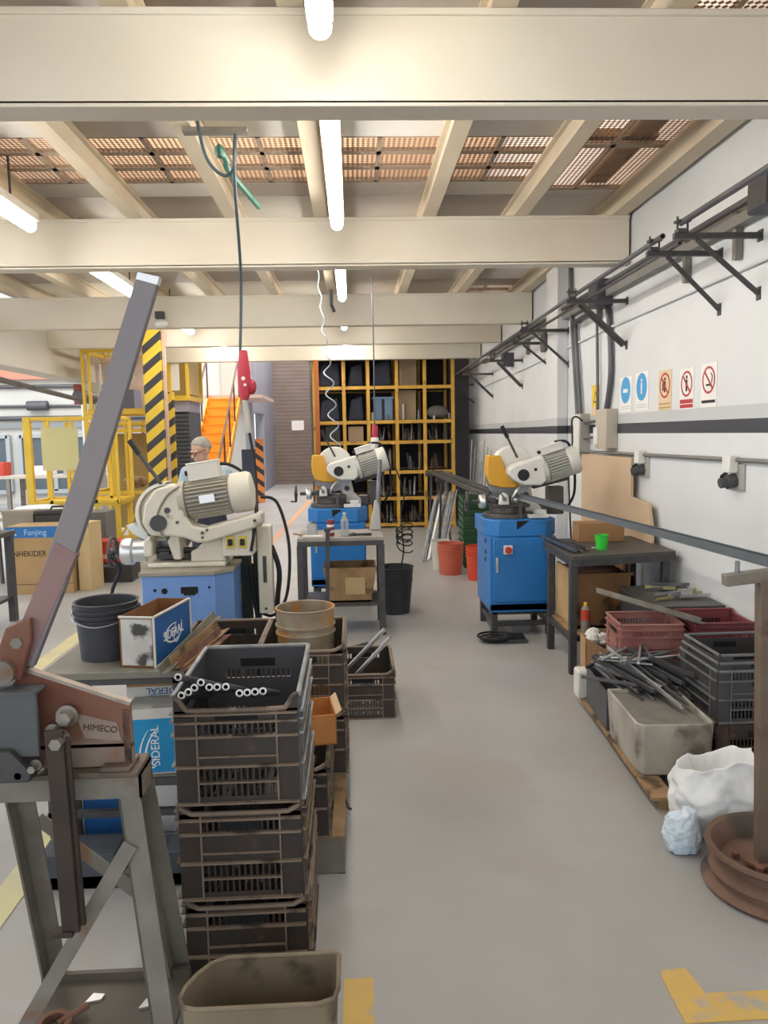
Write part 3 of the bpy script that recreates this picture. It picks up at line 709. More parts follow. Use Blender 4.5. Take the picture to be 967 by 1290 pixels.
# cartons under the bench
def blue_carton(label, loc, d, rz, m, rot=None, txt=True):
    t = carton('carton', label, loc, d, rz, {'body': M_cartonwhite, 'front': m, 'right': m}, rot=rot, group=None)
    return t
t = carton('carton', 'cyan and white printed carton standing on end under the bench', (-.79, 2.90, .338), (.17, .13, .265), R(5), {'body': M_cartonwhite})
MB().b2((-.083, -.0665, .008), (.078, -.065, .22)).build('printed_face', M_cyan, t)
MB().b2((.065 + .02, -.055, .01), (.0865, .0, .13)).build('printed_face', M_printblue, t)
text('SIDERAL', .045, M_ink, t, (.01, -.068, .115), (R(90), R(-90), 0), sx=.95)
swoosh(t, (-.005, -.068, .12), (R(90), R(-70), 0), .085, .036, a0=.15, a1=1.2); swoosh(t, (.015, -.068, .11), (R(90), R(-70), 0), .085, .036, a0=1.1, a1=2.1)
t = carton('carton', 'dark blue printed carton behind the cyan one under the bench', (-.775, 3.07, .338), (.18, .13, .222), R(4), {'body': M_cartonwhite, 'front': M_printblue, 'right': M_printblue})
swoosh(t, (.03, -.0668, .15), (R(90), R(-70), 0), .05, .03)
t = carton('carton', 'white and brown carton with upside down lettering, beneath the bench top', (-.80, 3.075, .562), (.235, .2, .092), R(2), {'body': M_card})
MB().b2((-.116, -.1012, .02), (.116, -.1, .078)).build('printed_face', M_cartonwhite, t)
text('SIDERAL', .036, M_printblue, t, (.03, -.102, .060), (R(90), R(180), 0), sx=1.1)
swoosh(t, (.03, -.102, .035), (R(90), 0, 0), .06, .012, M_cyan)
for lab, loc, d, m in (('pale blue and white carton low under the bench, by the bench leg', (-1.17, 3.0, .0), (.09, .2, .23), M_cyan), ('deep blue carton lying low under the bench', (-1.0, 3.02, .0), (.2, .2, .22), M_printblue)):
    t = carton('carton', lab, loc, d, 0, {'body': M_cartonwhite, 'front': m})
t = thing('storage_box', 'dark grey box on the floor under the bench', 'box', (-.87, 2.72, 0))
MB().b2((-.29, -.07, 0), (-.02, .07, .13)).b2((-.29, -.07, 0), (.29, -.06, .05)).b2((-.29, .06, 0), (.29, .07, .13)).b2((.16, -.07, 0), (.29, .07, .13)).build('body', mat('slate_box', '#474d55', .6, c2='#3b4047', sc=6), t, bev=.004)
MB().box((-.1, -.0, .06), (.1, .1, .08), (0, 0, .3)).build('loose_block', M_greysteel, t)
# offcuts of angle and channel on the bench corner
for i, (p0, p1, w_) in enumerate((((-.72, 2.74, .757), (-.64, 3.42, .80), .035), ((-.69, 2.80, .757), (-.60, 3.28, .775), .05), ((-.655, 2.78, .757), (-.575, 3.2, .77), .045))):
    tag(MB().ang(p0, p1, w_, .005, (1, -.1, .25), (-.2, 0, 1)).build('angle_offcut', (M_greysteel, M_wood, M_rust)[i]), ('long grey steel angle lying across the bench corner', 'wide brown offcut lying on the bench corner', 'rusty angle offcut at the edge of the bench')[i], 'offcut')

# ================================================================ lever shear on its stand
t = thing('shear_stand', 'grey angle iron stand with crossed braces carrying the lever shear', 'stand', (-.72, 1.86, 0))
X0, Y0 = .72, -1.86
def W3(x, y, z): return (x + .72, y - 1.86, z)
def angle_leg(p0, p1, w, a, bdir): return MB().ang(W3(*p0), W3(*p1), w, .006, a, bdir).build('leg', M_greysteel, t)
angle_leg((-.575, 1.75, .80), (-.488, 1.70, 0), .052, (1, 0, .1), (0, 1, 0))
angle_leg((-.565, 1.84, .80), (-.545, 2.10, 0), .05, (1, 0, .1), (0, -1, 0))
angle_leg((-.87, 1.75, .80), (-.975, 1.70, 0), .052, (-1, 0, .1), (0, 1, 0))
angle_leg((-.86, 1.84, .80), (-.90, 2.10, 0), .05, (1, 0, .0), (0, -1, 0))
b = MB()
b.ang(W3(-1.0, 1.745, .835), W3(-.515, 1.745, .835), .06, .006, (0, 0, -1), (0, 1, 0)); b.ang(W3(-1.0, 1.84, .835), W3(-.515, 1.84, .835), .06, .006, (0, 0, -1), (0, -1, 0))
b.ang(W3(-.515, 1.745, .835), W3(-.515, 1.84, .835), .06, .006, (0, 0, -1), (-1, 0, 0)); b.ang(W3(-1.0, 1.745, .835), W3(-1.0, 1.84, .835), .06, .006, (0, 0, -1), (1, 0, 0))
b.build('top_frame', M_greysteel, t)
MB().bar(W3(-.545, 1.738, .665), W3(-.87, 1.70, .13), .006, .036, (1, 0, .6)).build('brace', M_greysteel, t)
MB().bar(W3(-.875, 2.01, .60), W3(-.52, 2.04, .26), .006, .036, (1, 0, 1)).build('brace', M_greysteel, t)
MB().b2(W3(-.90, 1.73, .10), W3(-.49, 2.03, .112)).b2(W3(-.9, 2.02, .105), W3(-.49, 2.035, .135)).build('lower_shelf', mat('shelf_plate', '#59534d', .6, .3, c2='#6e665d', sc=7), t)
for i, (x, y) in enumerate(((-.80, 1.85), (-.70, 1.80), (-.64, 1.78), (-.60, 1.90), (-.75, 1.93), (-.56, 1.8))):
    b = MB()
    if i == 0: b.lathe([(.03, 0), (.045, .0), (.045, .02), (.03, .02)], 18, (x, y, .113), close=True); b.cyl((x + .01, y, .125), (x + .07, y + .05, .135), .009)
    else: b.prism([(x, y), (x + .04, y + .01), (x + .045, y + .03), (x + .012, y + .035)], .1125, .1185, 'xy')
    tag(b.build('metal_offcut', M_rust if i == 0 else M_bright), 'rusty ring offcut on the lower shelf of the shear stand' if i == 0 else 'small bright sheet offcut on the lower shelf of the shear stand', 'offcut', None if i == 0 else 'bright offcuts on the shear stand shelf')

M_rustred = mat('red_brown_plate', '#70402f', .65, .2, c2='#8d6a57', sc=5, c3='#8c7d72', sc3=4, th3=.58, bump=.15)
t = thing('lever_shear', 'rusty hand lever shear with long steel bar handle, on the grey stand', 'shear', (-.70, 1.84, .836))
def W4(x, y, z): return (x + .70, y - 1.84, z - .836)
P = lambda q: [(x + .70, z - .836) for x, z in q]
b = MB(); b.prism(P([(-.80, 1.085), (-.775, 1.092), (-.533, 1.0), (-.53, .852), (-.74, .85), (-.80, .93)]), -.09, -.074)
pl = b.build('body_plate', M_rustred, t, bev=.003)
MB().bar(W4(-.775, 1.76, 1.094), W4(-.533, 1.76, 1.002), .02, .008).build('top_edge', mat('worn_edge_steel', '#b5aaa0', .45, .6, c2='#8d8178', sc=12), pl)
MB().b2(W4(-.775, 1.75, .90), W4(-.53, 1.758, .908)).b2(W4(-.55, 1.745, .86), W4(-.535, 1.752, .99)).build('welded_ribs', M_rust, pl)
MB().prism(P([(-.66, .985), (-.565, .96), (-.555, .915), (-.64, .925)]), -.0925, -.09).build('cast_badge', mat('badge_metal', '#8d7a6c', .6, .3, c2='#a39387', sc=10), pl)
text('HIMECO', .021, mat('badge_letters', '#4a3830', .7), pl, W4(-.603, 1.7468, .947), (R(90), R(8), 0), ext=.001)
MB().b2(W4(-.80, 1.72, .836), W4(-.515, 1.83, .85)).b2(W4(-.60, 1.72, .85), W4(-.53, 1.80, .862)).build('bed_plate', mat('bed_iron', '#4d4742', .6, .4, c2='#75675a', sc=8), t, bev=.003)
MB().prism(P([(-.90, .93), (-.78, .93), (-.735, .875), (-.74, .856), (-.9, .856)]), -.17, -.10).build('hold_down', M_iron, t, bev=.004)
gd = MB().b2(W4(-.90, 1.69, .908), W4(-.722, 1.70, 1.058)).b2(W4(-.90, 1.69, 1.05), W4(-.722, 1.75, 1.058)).build('guard_plate', mat('guard_grey', '#626466', .7, c2='#595b5d', sc=4, spec=.2), t, bev=.002)
b = MB()
M_bolt = mat('zinc_bolt', '#a8a39a', .35, .8, c2='#8b857b', sc=20)
for (x, y, z, r, d) in ((-.805, 1.735, 1.085, .017, .03), (-.672, 1.735, .985, .017, .028), (-.675, 1.70, .945, .014, .04), (-.70, 1.72, .955, .012, .02), (-.735, 1.70, .885, .009, .03), (-.765, 1.70, .872, .009, .03)):
    MB().cyl(W4(x, y - d, z), W4(x, y + .01, z), r, n=6).cyl(W4(x, y - .004, z), W4(x, y, z), r * 1.5, n=16).build('bolt', M_bolt, t)
# lever: red brown clevis below, long flat bar above
b = MB(); b.prism(P([(-.83, 1.10), (-.79, 1.20), (-.735, 1.22), (-.735, 1.17), (-.765, 1.075)]), -.125, -.105); b.prism(P([(-.83, 1.10), (-.79, 1.20), (-.735, 1.22), (-.735, 1.17), (-.765, 1.075)]), -.075, -.055)
cl = b.build('clevis', M_rustred, t, bev=.004)
MB().cyl(W4(-.767, 1.712, 1.165), W4(-.767, 1.79, 1.165), .014, n=6).cyl(W4(-.80, 1.70, 1.1), W4(-.80, 1.8, 1.1), .028, n=18).build('pivot_bolt', M_greysteel, cl)
M_lever = mat('lever_steel', '#837f85', .5, .25, c2='#8d8481', sc=4, c3='#96807a', sc3=3, th3=.62)
b = MB(); b.prism(P([(-.80, 1.12), (-.745, 1.10), (-.662, 1.285), (-.58, 1.50), (-.415, 1.972), (-.461, 1.983), (-.625, 1.54), (-.722, 1.29)]), -.102, -.078)
lv = b.build('lever_bar', M_lever, t, bev=.002)
MB().prism(P([(-.795, 1.14), (-.75, 1.115), (-.63, 1.36), (-.675, 1.39)]), -.1035, -.0765).build('red_brown_sleeve', mat('lever_redprimer', '#9a7c79', .6, .1, c2='#886a66', sc=6), lv)
MB().prism(P([(-.42, 1.955), (-.415, 1.972), (-.461, 1.983), (-.466, 1.968)]), -.103, -.077).build('bar_end', M_bright, lv)
# hanging stop bar
MB().bar(W4(-.685, 1.685, .97), W4(-.672, 1.68, .49), .012, .04, (1, 0, 0)).bar(W4(-.665, 1.695, .95), W4(-.652, 1.69, .50), .012, .02, (1, 0, 0)).box(W4(-.69, 1.68, .49), (.05, .03, .012)).build('hanging_bar', mat('hanging_bar_iron', '#3a322e', .6, .3, c2='#4a3c35', sc=9), t, bev=.002)

# ================================================================ rusty half bin in front of the crates
M_bin = mat('rusty_bin_metal', '#82745f', .75, .1, c2='#968871', sc=5, c3='#4b4034', sc3=4, th3=.56, bump=.1)
t = thing('scrap_bin', 'dirty brown half round scrap bin standing before the crate stack', 'bin', (-.255, 1.79, 0))
out = []; 
for i in range(25):
    a = PI + PI * i / 24
    out.append((.205 * math.cos(a) * (1 if True else 1), .14 * math.sin(a) * 1.0))
ring = [(-.19, -.01), (-.195, -.05), (-.18, -.075), (-.15, -.085), (.14, -.085), (.18, -.07), (.19, -.04), (.19, .085), (.18, .095), (-.10, .095), (-.14, .075), (-.17, .035)]
def shell(ring, z0, z1, th, k=.94):
    b = MB(); n = len(ring); cx = sum(p[0] for p in ring) / n; cy = sum(p[1] for p in ring) / n
    def sc(f, z): return [(cx + (x - cx) * f, cy + (y - cy) * f, z) for x, y in ring]
    rows = [sc(k, z0), sc(1, z1), sc(1 - th, z1), sc(k - th, z0 + .01)]
    vs = [p for r_ in rows for p in r_]
    fs = [(j * n + i, j * n + (i + 1) % n, (j + 1) * n + (i + 1) % n, (j + 1) * n + i) for j in range(3) for i in range(n)]
    fs += [tuple(range(n))[::-1], tuple(range(3 * n, 4 * n))]
    return b.add(vs, fs)
shell(ring, 0, .26, .025).build('body', M_bin, t, bev=.006)
b = MB(); b.tube([(x, y, .261) for x, y in ring] + [(ring[0][0], ring[0][1], .261)], .006, 8); b.build('rolled_rim', M_bin, t)

# ================================================================ table before saw three
t = thing('side_table', 'small black legged table with pale top, laden with bottle and tools', 'table', (-.11, 6.30, 0))
MB().b2((-.345, -.27, .77), (.345, .27, .80)).build('table_top', mat('worn_grey_top', '#a29d95', .55, c2='#8a857c', sc=5), t, bev=.003)
MB().b2((-.345, -.275, .735), (.345, -.24, .775)).b2((-.345, .24, .735), (.345, .27, .775)).b2((-.345, -.27, .735), (-.31, .27, .775)).b2((.31, -.27, .735), (.345, .27, .775)).build('apron', M_iron, t)
for i, (x, y) in enumerate(((-.325, -.25), (.325, -.25), (-.325, .25), (.325, .25))): MB().b2((x - .025, y - .025, 0), (x + .025, y + .025, .74)).build('leg', M_iron, t, bev=.003)
MB().b2((-.3, -.26, .24), (.34, .26, .26)).build('shelf', M_iron, t)
MB().bar((-.12, -.30, .02), (-.10, -.30, .86), .03, .03).box((-.10, -.295, .87), (.05, .05, .03)).box((-.12, -.3, .0), (.06, .06, .02)).build('clamp_post', M_iron, t)
t = thing('wooden_box', 'wooden box with a pale patch on the side table shelf', 'box', (-.04, 6.30, .262))
b = MB(); b.prism([(-.17, 0), (.17, 0), (.215, .28), (-.22, .28)], -.19, -.175); b.prism([(-.17, 0), (.17, 0), (.215, .28), (-.22, .28)], .175, .19)
b.prism([(-.17, 0), (-.155, 0), (-.205, .28), (-.22, .28)], -.18, .18); b.prism([(.155, 0), (.17, 0), (.215, .28), (.20, .28)], -.18, .18); b.b2((-.17, -.19, 0), (.17, .19, .012))
b.build('body', M_wood, t); MB().b2((-.04, -.1925, .06), (.12, -.19, .2)).build('pale_patch', mat('pale_wood', '#b39a72', .8), t)
M_binblack = mat('black_bin', '#2b2b2d', .6, c2='#39393a', sc=6)
bucket('waste_bin', 'tall black bin behind the side table', (.36, 6.82, 0), .13, .17, .42, M_binblack, False, 1, 'bin')
# things lying on that table
def bottle(label, loc, r, h, m, mc, cat='bottle'):
    t = thing('bottle', label, cat, loc)
    MB().lathe([(0, 0), (r, 0), (r * 1.02, h * .1), (r * .92, h * .35), (r, h * .6), (r * .8, h * .75), (r * .35, h * .9), (r * .35, h * .95), (0, h * .95)], 20).build('body', m, t)
    MB().cyl((0, 0, h * .93), (0, 0, h), r * .4, n=14).build('cap', mc, t); return t
M_clear = mat('clear_bottle', '#d9e4ea', .15, trans=.85)
bottle('clear plastic bottle on the side table', (-.075, 6.14, .80), .034, .19, M_clear, M_white)
t = thing('can', 'red and white striped can on the side table', 'can', (-.19, 6.16, .80))
MB().cyl((0, 0, 0), (0, 0, .13), .03, n=20).build('body', mat('striped_red', '#7d2f38', .5), t); MB().cyl((0, 0, .03), (0, 0, .05), .0305, n=20).cyl((0, 0, .075), (0, 0, .095), .0305, n=20).build('pale_bands', M_white, t)
bottle('squat clear bottle at the edge of the side table', (-.34, 6.2, .80), .045, .12, M_clear, M_steel)
tag(MB().tube([(-.41, 6.06, .812), (-.25, 6.05, .812)], .013, 10).build('white_tube', M_white), 'short white tube at the edge of the side table', 'tube')
t = thing('pliers', 'dark pliers lying on the side table', 'tool', (.05, 6.12, .812))
MB().tube([(-.06, 0, 0), (0, .01, 0), (.09, .035, 0)], .008, 8).tube([(-.06, .03, 0), (0, .015, 0), (.09, -.015, 0)], .008, 8).build('handles', M_rubber, t); MB().cyl((-.09, .015, -.005), (-.04, .015, .005), .014, n=8).build('jaws', M_iron, t)
tag(MB().bar((-.5, 6.3, .806), (-.36, 6.12, .806), .02, .008).build('flat_bar', M_rust), 'rusty flat bar overhanging the side table', 'bar')
tag(MB().tube([(.21, 6.53, .801), (.215, 6.53, 1.1), (.235, 6.55, 1.4)], .02, 10).build('hose_arm', M_steel), 'upright grey arm rising from the side table beside the far saw', 'arm')
tag(MB().prism([(.13, .801), (.232, .801), (.222, 1.0), (.20, 1.06), (.18, 1.06), (.16, .95)], 6.45, 6.49).build('side_plate', mat('pale_plate', '#b5b5b3', .5), bev=.01), 'pale upright plate beside saw at the table end', 'plate')
b = MB()
for k in range(5):
    a0 = k * 1.3; b.tube([(.44 + .07 * math.cos(a0 + i * PI / 8), 6.6 + .05 * math.sin(a0), .72 + .03 * k - .12 * (i / 16) + .05 * math.sin(a0 + i * PI / 8)) for i in range(17)], .006, 6)
b.tube([(.40, 6.6, .45), (.43, 6.6, .6), (.41, 6.6, .9), (.44, 6.6, 1.1), (.36, 6.6, 1.35)], .007, 6, sub=5)
tag(b.build('cable_coil', M_rubber), 'loops of black cable hanging beside the far blue saw', 'cable')
tag(MB().bar((-.03, 5.62, .015), (.09, 5.72, .015), .03, .03).build('black_bar', M_iron, bev=.003), 'short black bar on the floor beyond the lone crate', 'bar')

# ================================================================ table by the wall and everything around it
t = thing('wall_table', 'black steel table beside the blue saw, with the green cup', 'table', (1.79, 5.31, 0))
def W5(x, y, z): return (x - 1.79, y - 5.31, z)
MB().add([W5(*p) for p in ((1.42, 4.85, .775), (2.15, 4.97, .775), (2.19, 5.76, .775), (1.43, 5.66, .775), (1.42, 4.85, .80), (2.15, 4.97, .80), (2.19, 5.76, .80), (1.43, 5.66, .80))],
         [(3, 2, 1, 0), (4, 5, 6, 7), (0, 1, 5, 4), (1, 2, 6, 5), (2, 3, 7, 6), (3, 0, 4, 7)]).build('table_top', mat('dark_table_top', '#4b4846', .5, .2, c2='#5c5853', sc=5), t)
b = MB()
for p, q in (((1.43, 4.86), (2.14, 4.98)), ((2.14, 4.98), (2.17, 5.74)), ((1.44, 5.65), (1.43, 4.86))): b.bar(W5(*p, .755), W5(*q, .755), .03, .045)
b.build('apron', M_iron, t)
for x, y in ((1.435, 4.90), (1.445, 5.50), (2.10, 5.02), (2.12, 5.68)): MB().b2(W5(x - .024, y - .024, 0), W5(x + .024, y + .024, .76)).build('leg', M_iron, t, bev=.003)
MB().bar(W5(1.44, 4.9, .235), W5(1.445, 5.5, .235), .05, .035).build('stretcher', M_iron, t); MB().bar(W5(1.47, 4.92, .235), W5(2.1, 5.04, .235), .04, .035).build('stretcher', M_iron, t)
MB().add([W5(*p) for p in ((1.44, 4.9, .252), (2.1, 5.03, .252), (2.12, 5.68, .252), (1.45, 5.5, .252), (1.44, 4.9, .262), (2.1, 5.03, .262), (2.12, 5.68, .262), (1.45, 5.5, .262))],
         [(3, 2, 1, 0), (4, 5, 6, 7), (0, 1, 5, 4), (1, 2, 6, 5), (2, 3, 7, 6), (3, 0, 4, 7)]).build('shelf', M_wood, t)
t = thing('cup', 'bright green plastic cup on the black table', 'cup', (1.70, 5.13, .80))
MB().lathe([(0, 0), (.036, 0), (.046, .095), (.049, .097), (.049, .1), (.044, .1), (.034, .006), (0, .006)], 24).build('body', mat('green_plastic', '#36c83e', .4), t)
tag(MB().sph((1.655, 5.16, .806), (.018, .012, .006), 10).build('paper_scrap', M_white), 'white scrap beside the green cup', 'scrap')
for i, (a, c_) in enumerate((((1.41, 5.70, .812), (1.45, 4.95, .812)), ((1.46, 5.45, .808), (1.51, 5.0, .808)), ((1.50, 5.3, .808), (1.56, 5.05, .808)), ((1.445, 5.6, .82), (1.475, 5.0, .815)))):
    tag(MB().ang(a, c_, .028, .004, (1, 0, 0), (0, 0, 1)).build('angle_offcut', M_steel), ('longest angle offcut along the edge of the black table', 'short dark offcut in front on the black table', 'short offcut nearest the green cup', 'angle offcut lying over the others on the black table')[i], 'offcut')
t = thing('tool_box', 'small brown wooden block behind the green cup', 'box', (1.82, 5.55, .80))
MB().b2((-.18, -.08, 0), (.16, .08, .14)).build('body', mat('brown_board', '#a47c54', .8, c2='#8d6844', sc=5), t, bev=.003)
# boards leaning on the wall
t = thing('leaning_board', 'large beige cardboard sheet leaning on the white wall above the table', 'board', (2.13, 6.2, 0))
MB().prism([(.82, .72), (.82, 1.40), (-.44, 1.40), (-.44, 1.1), (-.79, 1.08), (-.86, .90), (-.86, .72)], .0, .022, 'yz').build('sheet', mat('beige_board', '#d0b79a', .8, c2='#c5aa8b', sc=2, c3='#a98f74', sc3=3, th3=.68), t)
MB().prism([(.82, 0), (.82, .72), (-.3, .72), (-.3, 0)], .0, .022, 'yz').build('lower_sheet', M_cardin, t)
# wooden crate on the shelf
t = thing('wooden_crate', 'stained wooden crate full of scrap under the black table', 'crate', (1.68, 5.26, .263))
for (a, c_) in (((-.2, -.2, 0), (.22, -.18, .38)), ((-.2, .2, 0), (.22, .22, .38)), ((-.2, -.2, 0), (-.18, .22, .4)), ((.2, -.2, 0), (.22, .22, .36))): MB().b2(a, c_).build('side_board', mat('stained_board', '#8d6a45', .85, c2='#6b4a2c', sc=4, c3='#3f2c1c', sc3=4, th3=.55) if a[0] > -.2 or c_[0] > 0 else mat('pale_board', '#b8986c', .85, c2='#a3845a', sc=4, c3='#6f5236', sc3=7, th3=.66), t)
MB().b2((-.2, -.2, 0), (.22, .22, .02)).build('bottom', M_wood, t)
MB().prism([(-.17, -.17), (.19, -.17), (.19, .19), (-.17, .19)], .3, .36, 'xy').sph((0, 0, .36), (.16, .16, .05), 12).build('scrap_fill', M_rust, t)
t = thing('spray_can', 'small grey and red can behind the black table leg', 'can', (1.51, 4.87, .275))
MB().lathe([(0, 0), (.03, 0), (.03, .17), (.015, .19), (0, .19)], 18).build('body', M_greysteel, t); MB().cyl((0, 0, .1), (0, 0, .17), .0305, n=18).build('red_band', M_red, t); MB().cyl((0, 0, .19), (0, 0, .215), .012, n=12).build('cap', M_yellow, t)
# dark cabinet with offcuts on it
t = thing('low_cabinet', 'low black steel cabinet against the wall, offcuts on top', 'cabinet', (1.96, 4.62, 0), R(-1))
MB().b2((-.2, -.3, 0), (.21, .3, .56)).build('body', mat('black_cabinet', '#35353a', .55, .2, c2='#47464a', sc=4), t, bev=.004)
MB().b2((-.21, -.31, .561), (.215, .31, .58)).build('cabinet_top', mat('black_top', '#4a4949', .5, .2, c2='#5c5a58', sc=6), t, bev=.003)
rr = random.Random(5)
for i in range(14):
    x = 1.84 + rr.random() * .24; y = 4.46 + rr.random() * .40; a = rr.uniform(-.5, .35); L = rr.uniform(.10, .19); z = .583 + .007 * (i % 5)
    tag(MB().ang((x - L * math.cos(a) * .5, y - L * math.sin(a) * .5, z), (x + L * math.cos(a) * .5, y + L * math.sin(a) * .5, z + .015 * rr.random()), .022, .003, (-math.sin(a), math.cos(a), 0), (0, 0, 1)).build('angle_offcut', (M_steel, M_bright, mat('zinc_yellow', '#b5ad7a', .4, .6))[i % 3]),
        ('dull grey', 'bright', 'yellowish zinc')[i % 3] + ' angle offcut in the heap on the black cabinet', 'offcut', ('dull', 'bright', 'yellowish')[i % 3] + ' offcuts on the black cabinet')
# red crates
t = thing('red_crate', 'dark red slatted crate by the wall, against the black cabinet', 'crate', (2.005, 4.10, .285), R(88))
M_redcrate = mat('dark_red_crate', '#84434a', .55, c2='#743a40', sc=5)
crate_parts(t, M_redcrate, w=.32, l=.33, h=.285, dip=True)
t2 = thing('red_crate', 'faded red crate with pale slats, at the front of the rod heap', 'crate', (1.62, 4.15, .285), R(86))
crate_parts(t2, mat('faded_red_crate', '#8c5350', .6, c2='#a07568', sc=5), w=.30, l=.33, h=.27, dip=False)
# stack of cargo under them: pallet, boxes
t = thing('pallet', 'wooden pallet on the floor under the heap by the wall', 'pallet', (1.72, 3.66, 0), R(-3))
for y in (-.58, 0, .58):
    for x in (-.36, .05, .45): MB().b2((x - .05, y - .05, 0), (x + .05, y + .05, .045)).build('block', M_wood, t)
for x in (-.40, -.2, .0, .2, .42): MB().b2((x - .05, -.64, .0455), (x + .05, .64, .06)).build('slat', M_wood, t)
t = thing('concrete_block', 'weathered pale concrete tub on the pallet, in front of the heap', 'tub', (1.435, 3.48, .062), R(-3))
shell([(-.175, -.22), (-.15, -.25), (.15, -.25), (.175, -.22), (.175, .25), (-.175, .25)], 0, .24, .07, .93).build('body', M_concrete, t, bev=.01)
MB().b2((-.15, -.215, .19), (.15, .225, .222)).build('filling', mat('ash', '#837f77', .95, c2='#6a665f', sc=9, bump=.4), t)
t = thing('steel_box', 'grey steel box beside the concrete tub, full of rods', 'box', (1.335, 3.99, .062), R(-4))
shell([(-.035, -.22), (.05, -.22), (.05, .22), (-.035, .22)], 0, .21, .1, 1).build('body', mat('slate_steel', '#4f5052', .5, .3, c2='#5f6062', sc=5), t, bev=.003)
t = thing('white_can', 'small square white can at the end of the rod heap', 'can', (1.33, 4.30, .062))
MB().b2((-.05, -.05, 0), (.05, .05, .16)).build('body', M_cartonwhite, t, bev=.008); MB().b2((-.045, -.045, .16), (.045, .045, .165)).build('lid', M_white, t, bev=.003)
t = thing('plywood_box', 'pale plywood box with white paper scraps, behind the rods', 'box', (1.47, 4.42, .0), R(-8))
b = MB(); b.prism([(-.11, 0), (-.11, .40), (.11, .27), (.11, 0)], -.1, -.09); b.b2((-.11, -.1, 0), (-.1, .1, .38)); b.b2((.1, -.1, 0), (.11, .1, .27)); b.b2((-.11, .09, 0), (.11, .1, .38)); b.b2((-.11, -.1, 0), (.11, .1, .01))
b.build('body', mat('plywood', '#b3906a', .8, c2='#a07d58', sc=5), t)
b = MB()
for i in range(7):
    x, y = rr.uniform(-.07, .07), rr.uniform(-.06, .06); b.sph((x, y, .34 + .06 * rr.random()), (.04, .035, .018 + .02 * rr.random()), 8)
b.build('paper_scraps', M_white, t, ang=20)
t = thing('base_box', 'dark base box beneath the red crates', 'box', (1.88, 4.14, .062))
MB().b2((-.26, -.17, 0), (.30, .17, .20)).build('body', M_iron, t, bev=.004); MB().b2((-.25, -.16, .20), (.29, .16, .206)).build('lid', M_black, t)
# heap of rods: individual profiles leaning down to the front
M_rod = mat('rod_steel', '#85868b', .4, .6, c2='#66676b', sc=10)
for i in range(33):
    ly = i // 11; u = (i % 11) - 5; ang_ = (.15, .62, .38)[ly]; L = rr.uniform(.32, .5)
    d = Vector((math.sin(ang_), -math.cos(ang_), -.12)).normalized(); sd = Vector((math.cos(ang_), math.sin(ang_), 0))
    c0 = Vector((1.50, 3.86, .31 + .034 * ly)) + sd * (u * .034) + d * rr.uniform(-.06, .06); d = d * L * .5; b = MB()
    k = i % 3
    if k == 0: b.pipe(c0 - d, c0 + d, .0105, .008, 12)
    elif k == 1: b.bar(c0 - d, c0 + d, .018, .018)
    else: b.ang(c0 - d, c0 + d, .024, .003, (1, 0, 0), (0, 0, 1))
    tag(b.build(('steel_tube', 'square_bar', 'angle_bar')[k], (M_rod, M_steel, M_iron, M_steel)[i % 4]), ('round tube', 'square bar', 'angle bar')[k] + ' lying in the loose steel heap on the pallet', 'bar', ('round tubes', 'square bars', 'angle bars')[k] + ' in the steel heap')
for i, (a, c_, r_, m, n_) in enumerate((((1.50, 4.62, .605), (1.83, 3.9, .578), .022, M_greysteel, 'long grey channel lying across the faded red crate'), ((1.24, 3.98, .335), (1.42, 4.02, .40), .014, M_rubber, 'short black rod lying over the plywood box'),
        ((1.36, 4.0, .43), (1.50, 3.38, .315), .013, M_bright, 'bright flat angle sloping down over the concrete tub'), ((1.40, 4.02, .425), (1.545, 3.42, .315), .011, M_steel, 'second bright angle beside the first over the concrete tub'),
        ((1.46, 3.97, .42), (1.64, 3.55, .40), .018, M_iron, 'dark bar sloping across the middle of the steel heap'), ((1.22, 4.0, .27), (1.38, 3.62, .345), .012, M_steel, 'thin flat bar lying on the grey steel box'))):
    b = MB(); (b.tube([a, c_], r_ * .7, 10) if i == 1 else b.ang(a, c_, r_ * 1.6, .005, (1, .3, 0), (0, 0, 1)))
    tag(b.build('steel_bar', m), n_, 'bar')
for i in range(9):      # crossing pieces on top of the heap
    a = 1.2 + .22 * i; c0 = Vector((1.40 + .05 * (i % 5), 3.84 + .05 * (i % 3), .405 + .005 * i)); L = .14 + .02 * (i % 4)
    d = Vector((math.sin(a), -math.cos(a), .03 * (i % 3 - 1))) * L
    tag(MB().cyl(c0 - d, c0 + d, .008, n=10).build('bright_rod', M_bright if i % 2 else M_steel), ('bright' if i % 2 else 'dull') + ' rod lying across the top of the steel heap', 'rod', ('bright' if i % 2 else 'dull') + ' rods across the heap')
# black crates by the wall
CG = 'black crates by the white wall'
b1 = thing('harvest_crate', 'lowest black crate of the wall stack, closed sides', 'crate', (1.88, 3.56, .062), 0, CG)
crate_parts(b1, M_crate, w=.42, l=.38, h=.18, dip=False)
M_crate2 = mat('grey_black_crate', '#3b3a3a', .45, c2='#4a4745', sc=6)
b2_ = thing('harvest_crate', 'grey black crate second from bottom in the wall stack', 'crate', (1.885, 3.56, .251), 0, CG)
crate_parts(b2_, M_crate2, w=.44, l=.40, h=.245, dip=False, mr=mat('grey_crate_rim', '#77787a', .5, c2='#5f6062', sc=9))
for i, n_ in enumerate(('grey black crate nested third in the wall stack', 'topmost nested grey black crate of the wall stack')):
    q = thing('harvest_crate', n_, 'crate', (1.885, 3.56, .268 + .036 * (i + 1)), 0, CG); k = .016 * (i + 1)
    crate_parts(q, M_crate2, w=.44 - k, l=.40 - k, h=.228, dip=False, mr=mat('grey_crate_rim', ''), nest=True)

